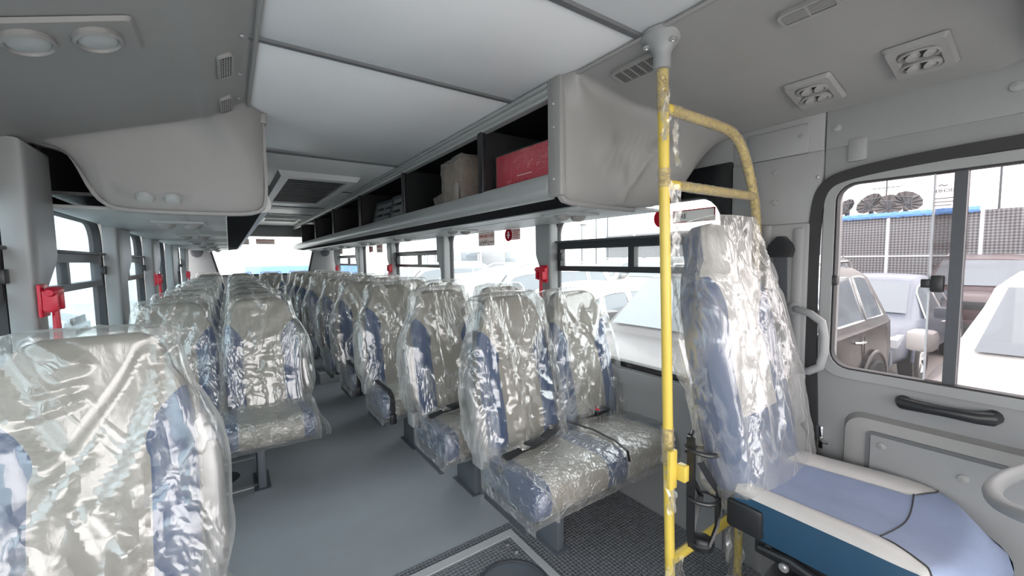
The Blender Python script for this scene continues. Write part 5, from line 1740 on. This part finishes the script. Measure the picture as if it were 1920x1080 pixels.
        for xw in (-hl + .95, hl - .92):
            m_ = MB().lathe([(.0, .0), (.44, .0), (.44, .012), (.0, .012)], 26, Matrix.Translation((xw, side * (hw * 1.0 - .004), .37)) @ Matrix.Rotation(-side * PI / 2, 4, 'X')); obj('wheel_arch', m_, M['ink'], t)
            m_ = MB(); m_.tube([(xw + .45 * math.cos(a_), side * (hw * 1.0 + .004), .37 + .45 * math.sin(a_)) for a_ in [PI * k / 14 for k in range(15)]], .022, 6); obj('arch_lip', m_, pm_, t)
            wheel(t, xw, side * (hw - .075), .36)
    mb = MB(); mb.box(hl - .03, hl + .015, -hw * .55, hw * .55, hood - .30, hood - .13, .01); obj('grille', mb, M['black'], t)
    mb = MB(); mb.box(hl - .10, hl + .04, -hw * .86, hw * .86, .34, .60, .04); obj('front_bumper', mb, pm_, t)
    mb = MB(); mb.box(hl + .02, hl + .05, -hw * .5, hw * .5, .40, .50, .01); obj('lower_intake', mb, M['ink'], t)
    mb = MB(); mb.box(-hl - .04, -hl + .12, -hw * .86, hw * .86, .38, .64, .04); obj('rear_bumper', mb, M['black'] if suv else pm_, t)
    if suv and rails:
        for side in (1, -1):
            m_ = MB(); m_.tube([(-hl + .7, side * hw * .62, H - .01), (-hl + .8, side * hw * .63, H + .045), (.2, side * hw * .63, H + .04), (.4, side * hw * .62, H - .03)], .018, 8); obj('roof_rail', m_, M['chrome'], t)
    return t

# seen through the driver door
car('parked_suv', 'dusty brown parked SUV close to the driver door window', 'brown', (.024, .017, .0165), (4.95, 2.55, GZ), PI - .02, 5.0, 1.95, 1.88)
car('parked_sedan', 'silver blue parked car facing the bus behind the brown SUV', 'silver', (.085, .10, .135), (10.3, 2.5, GZ), PI, 4.7, 1.85, 1.62, False)
car('parked_white_car', 'white car with large windscreen nearest the driver door', 'white', (.40, .395, .39), (6.0, -.22, GZ), PI, 4.7, 2.0, 1.85, True, rails=False)
for k, (x, y) in enumerate(((14.0, 5.2), (13.8, 7.6), (14.2, 10.0), (14.9, -1.2), (14.4, 12.4))):
    car('row_suv', 'pale SUV in the far row before the mesh fence, %s from the window bar' % nth[[1, 2, 3, 0, 4][k]], 'row' + str(k), ((.2, .19, .18), (.14, .14, .15), (.22, .21, .2), (.12, .13, .14), (.2, .19, .18))[k], (x, y, GZ), PI, 4.8, 1.9, 1.93, True, 'row of SUVs before the fence', detail=False)
car('parked_red_van', 'pale hatchback with dark red rear parked behind the white car', 'redcar', (.040, .016, .018), (15.05, 1.6, GZ), PI, 4.6, 1.95, 1.95, True, detail=False)
# seen through the right passenger windows
car('parked_white_sedan', 'white car with pale bonnet just outside the first right window', 'whiteb', (.42, .42, .42), (4.75, 4.86, GZ), PI, 4.7, 1.9, 1.62, False)
car('parked_white_suv', 'white SUV parked beyond the white bonnet outside the first right window', 'whitec', (.22, .225, .23), (5.0, 7.05, GZ), PI, 4.8, 1.95, 1.88)
for k, (x, y) in enumerate(((5.2, 9.7), (5.6, 13.0), (6.2, 16.2), (9.5, 19.5))):
    car('yard_car', 'pale parked car outside the right windows, %s beyond the white SUV' % nth[k], 'pale%d' % (k % 3), (.24, .24, .24), (x, y, GZ), PI + .1 * (k % 2), 4.7, 1.9, 1.65 + .2 * (k % 2), k % 2 == 1, detail=False, group='pale cars outside the right windows')

def truck(label, loc, rz):
    t = thing('parked_truck', label, 'truck', loc, rz, 'pale trucks far outside')
    pm_ = paint('truckpale', (.25, .25, .26))
    obj('cab', MB().box(-1.1, 1.1, -.9, .9, .8, 2.7, .12), pm_, t)
    obj('windscreen', MB().box(-.95, .95, -.93, -.895, 1.75, 2.45, .02), M['carglass'], t)
    obj('grille', MB().box(-.7, .7, -.93, -.89, 1.0, 1.5, .02), M['dkgrey'], t)
    obj('bumper', MB().box(-1.12, 1.12, -1.0, -.85, .5, .85, .04), M['dkgrey'], t)
    mb = MB(); mb.box(-1.15, 1.15, .95, 5.5, 1.0, 1.15)
    for k in range(6): mb.box(-1.15, -1.1, 1.0 + k * .88, 1.06 + k * .88, 1.15, 2.5)
    for k in range(6): mb.box(1.1, 1.15, 1.0 + k * .88, 1.06 + k * .88, 1.15, 2.5)
    mb.box(-1.15, -1.1, 1.0, 5.5, 2.4, 2.5); mb.box(1.1, 1.15, 1.0, 5.5, 2.4, 2.5)
    obj('stake_bed', mb, pm_, t)
    for x in (-.95, .95):
        for y in (.1, 4.2):
            obj('wheel', MB().lathe([(.25, -.13), (.45, -.13), (.47, -.08), (.47, .08), (.45, .13), (.25, .13), (.0, .1)], 20, Matrix.Translation((x, y, .47)) @ Matrix.Rotation(PI / 2, 4, 'Y')), M['tyre'], t)
    return t
truck('pale stake bed truck far outside the emergency exit window, left of two', (12.6, 24.5, GZ), .5)
truck('pale stake bed truck far outside the emergency exit window, right of two', (15.6, 24.0, GZ), .5)

# mesh fence and blue tarpaulin edge
fn = thing('mesh_fence', 'tall grey woven mesh fence behind the rows of cars', 'fence', (17.5, 0, GZ))
for k in range(12):
    y = 16.0 - k * 2.0
    obj('post', MB().box(-.04, .04, y - .04, y + .04, 0, 3.3), M['lamp'], fn)
    if k < 11:
        obj('mesh_panel', MB().box(-.012, .012, y - 1.96, y - .04, .15, 3.2), M['fence'], fn)
        obj('rail', MB().box(-.03, -.013, y - 1.96, y - .04, 1.9, 1.95).box(-.03, -.013, y - 1.96, y - .04, 1.0, 1.05), M['lamp'], fn)
mb = MB(); secs = []
for k in range(60):
    y = lerp(5.2, 2.05, k / 59); a = .0 + .05 * noise.noise(Vector((k * .8, 0, 0)))
    secs.append([(-.08, y, 3.15 - a), (-.09, y, 3.22), (-.03, y, 3.32 + .03 * noise.noise(Vector((k * .5, 2, 0)))), (.02, y, 3.28)])
mb.loft(secs); obj('blue_tarpaulin', mb, M['bluestrip'], fn, label='ragged blue tarpaulin edge')

def dish(label, loc, rz, el, r):
    t = thing('satellite_dish', label, 'satellite dish', loc, rz, 'satellite dishes behind the fence')
    R_ = Matrix.Translation((0, 0, 1.0 * r + 3.35)) @ Matrix.Rotation(el, 4, 'Y')
    m_ = mat('dish_mesh_%d' % len(bpy.data.materials), (.10, .09, .088), .6, grain=.1)
    obj('reflector', MB().lathe([(0, 0), (r * .35, r * .04), (r * .7, r * .16), (r, r * .34), (r * 1.0, r * .36), (r * .7, r * .18), (r * .35, r * .06), (0, r * .02)], 28, R_), m_, t)
    for k in range(12):
        a = 2 * PI * k / 12
        mb = MB(); mb.tube([(R_ @ Vector((q * r * math.cos(a), q * r * math.sin(a), r * .34 * q * q + .03)))[:] for q in (.02, .4, .7, 1.0)], .02, 4); obj('rib', mb, M['dkgrey'], t)
    mb = MB()
    for k in range(3):
        a = 2 * PI * k / 3
        mb.tube([(R_ @ Vector((r * .95 * math.cos(a), r * .95 * math.sin(a), r * .33)))[:], (R_ @ Vector((0, 0, r * .85)))[:]], .025, 5)
    obj('feed_arms', mb, M['dkgrey'], t)
    obj('mast', MB().tube([(0, 0, 0), (0, 0, 1.0 * r + 3.35)], .08, 8), M['dkgrey'], t)
    return t
for k, (x, y, r, rz, lb) in enumerate(((19.5, 5.66, .36, 2.6, 'leftmost'), (19.5, 4.95, .42, 2.7, 'second from left'), (21.6, 4.95, .48, 3.3, 'third from left'), (19.5, 4.02, .40, 3.8, 'rightmost'))):
    dish('pale lattice satellite dish above the mesh fence, %s of four' % lb, (x, y, GZ), rz, 1.05, r)
def post(label, loc, hgt, name='lamp_post', lamp=True, r=.05):
    t = thing(name, label, 'lamp post' if lamp else 'mast', loc)
    obj('shaft', MB().tube([(0, 0, 0), (0, 0, hgt)], [r, r * .6], 8), M['dkgrey'], t)
    if lamp: obj('lamp_head', MB().box(-.1, .3, -.1, .1, hgt - .02, hgt + .08, .03), M['dkgrey'], t)
    else:
        for z in (.6, .72, .84): obj('cross_arm', MB().tube([(0, -.5, hgt * z), (0, .5, hgt * z)], .02, 5), M['dkgrey'], t)
    return t
post('thin lamp post above the fence right of the door window bar', (24, 2.35, GZ), 6.1)
post('thin lattice antenna mast behind the satellite dishes', (24, 5.6, GZ), 6.8, 'antenna_mast', False, .04)
post('lamp post outside first right window, right of three', (16, 14.5, GZ), 6.2)
post('lamp post outside first right window, middle of three', (18, 17.2, GZ), 4.9)
post('short lamp post outside first right window, left of three', (18, 18.4, GZ), 4.0)

# pale buildings
bl = thing('pale_building', 'bright white building with blue band behind the bus rear window', 'building', (2.0, 30, GZ))
obj('wall', MB().box(-18, 30, 0, .5, 0, 11), M['bldg'], bl)
obj('blue_band', MB().box(-1.2, 6, -.15, -.005, .75, 1.75), M['bluestrip'], bl, label='pale blue window band')
for k in range(5): obj('pilaster', MB().box(-15 + k * 9, -14.4 + k * 9, -.2, -.005, 0, 11), M['bldg'], bl)
bl = thing('pale_building', 'long white building with red stripe outside the left windows', 'building', (-22, 25, GZ))
obj('wall', MB().box(-.5, 0, -30, 12, 0, 7.5), M['bldg'], bl)
obj('red_band', MB().box(.005, .1, -20, 0, 5.6, 6.4), M['redstrip'], bl, label='pale red stripe')
for k in range(6): obj('window', MB().box(.005, .08, -26 + k * 6, -23 + k * 6, 1.0, 3.0), M['carglass'], bl)
for k, (x, y) in enumerate(((-5.0, 7.5), (-5.2, 10.5), (-5.4, 14.0), (-5.0, 4.4))):
    car('left_yard_car', 'pale blue tinted parked car outside the left windows, %s' % ('nearest of the row', 'second in the row', 'farthest of the row', 'closest to the front')[k], 'left%d' % k, ((.20, .24, .26), (.22, .24, .25), (.24, .24, .24), (.22, .24, .25))[k], (x, y, GZ), .0, 4.7, 1.9, 1.6, False, detail=False, group='cars outside the left windows')
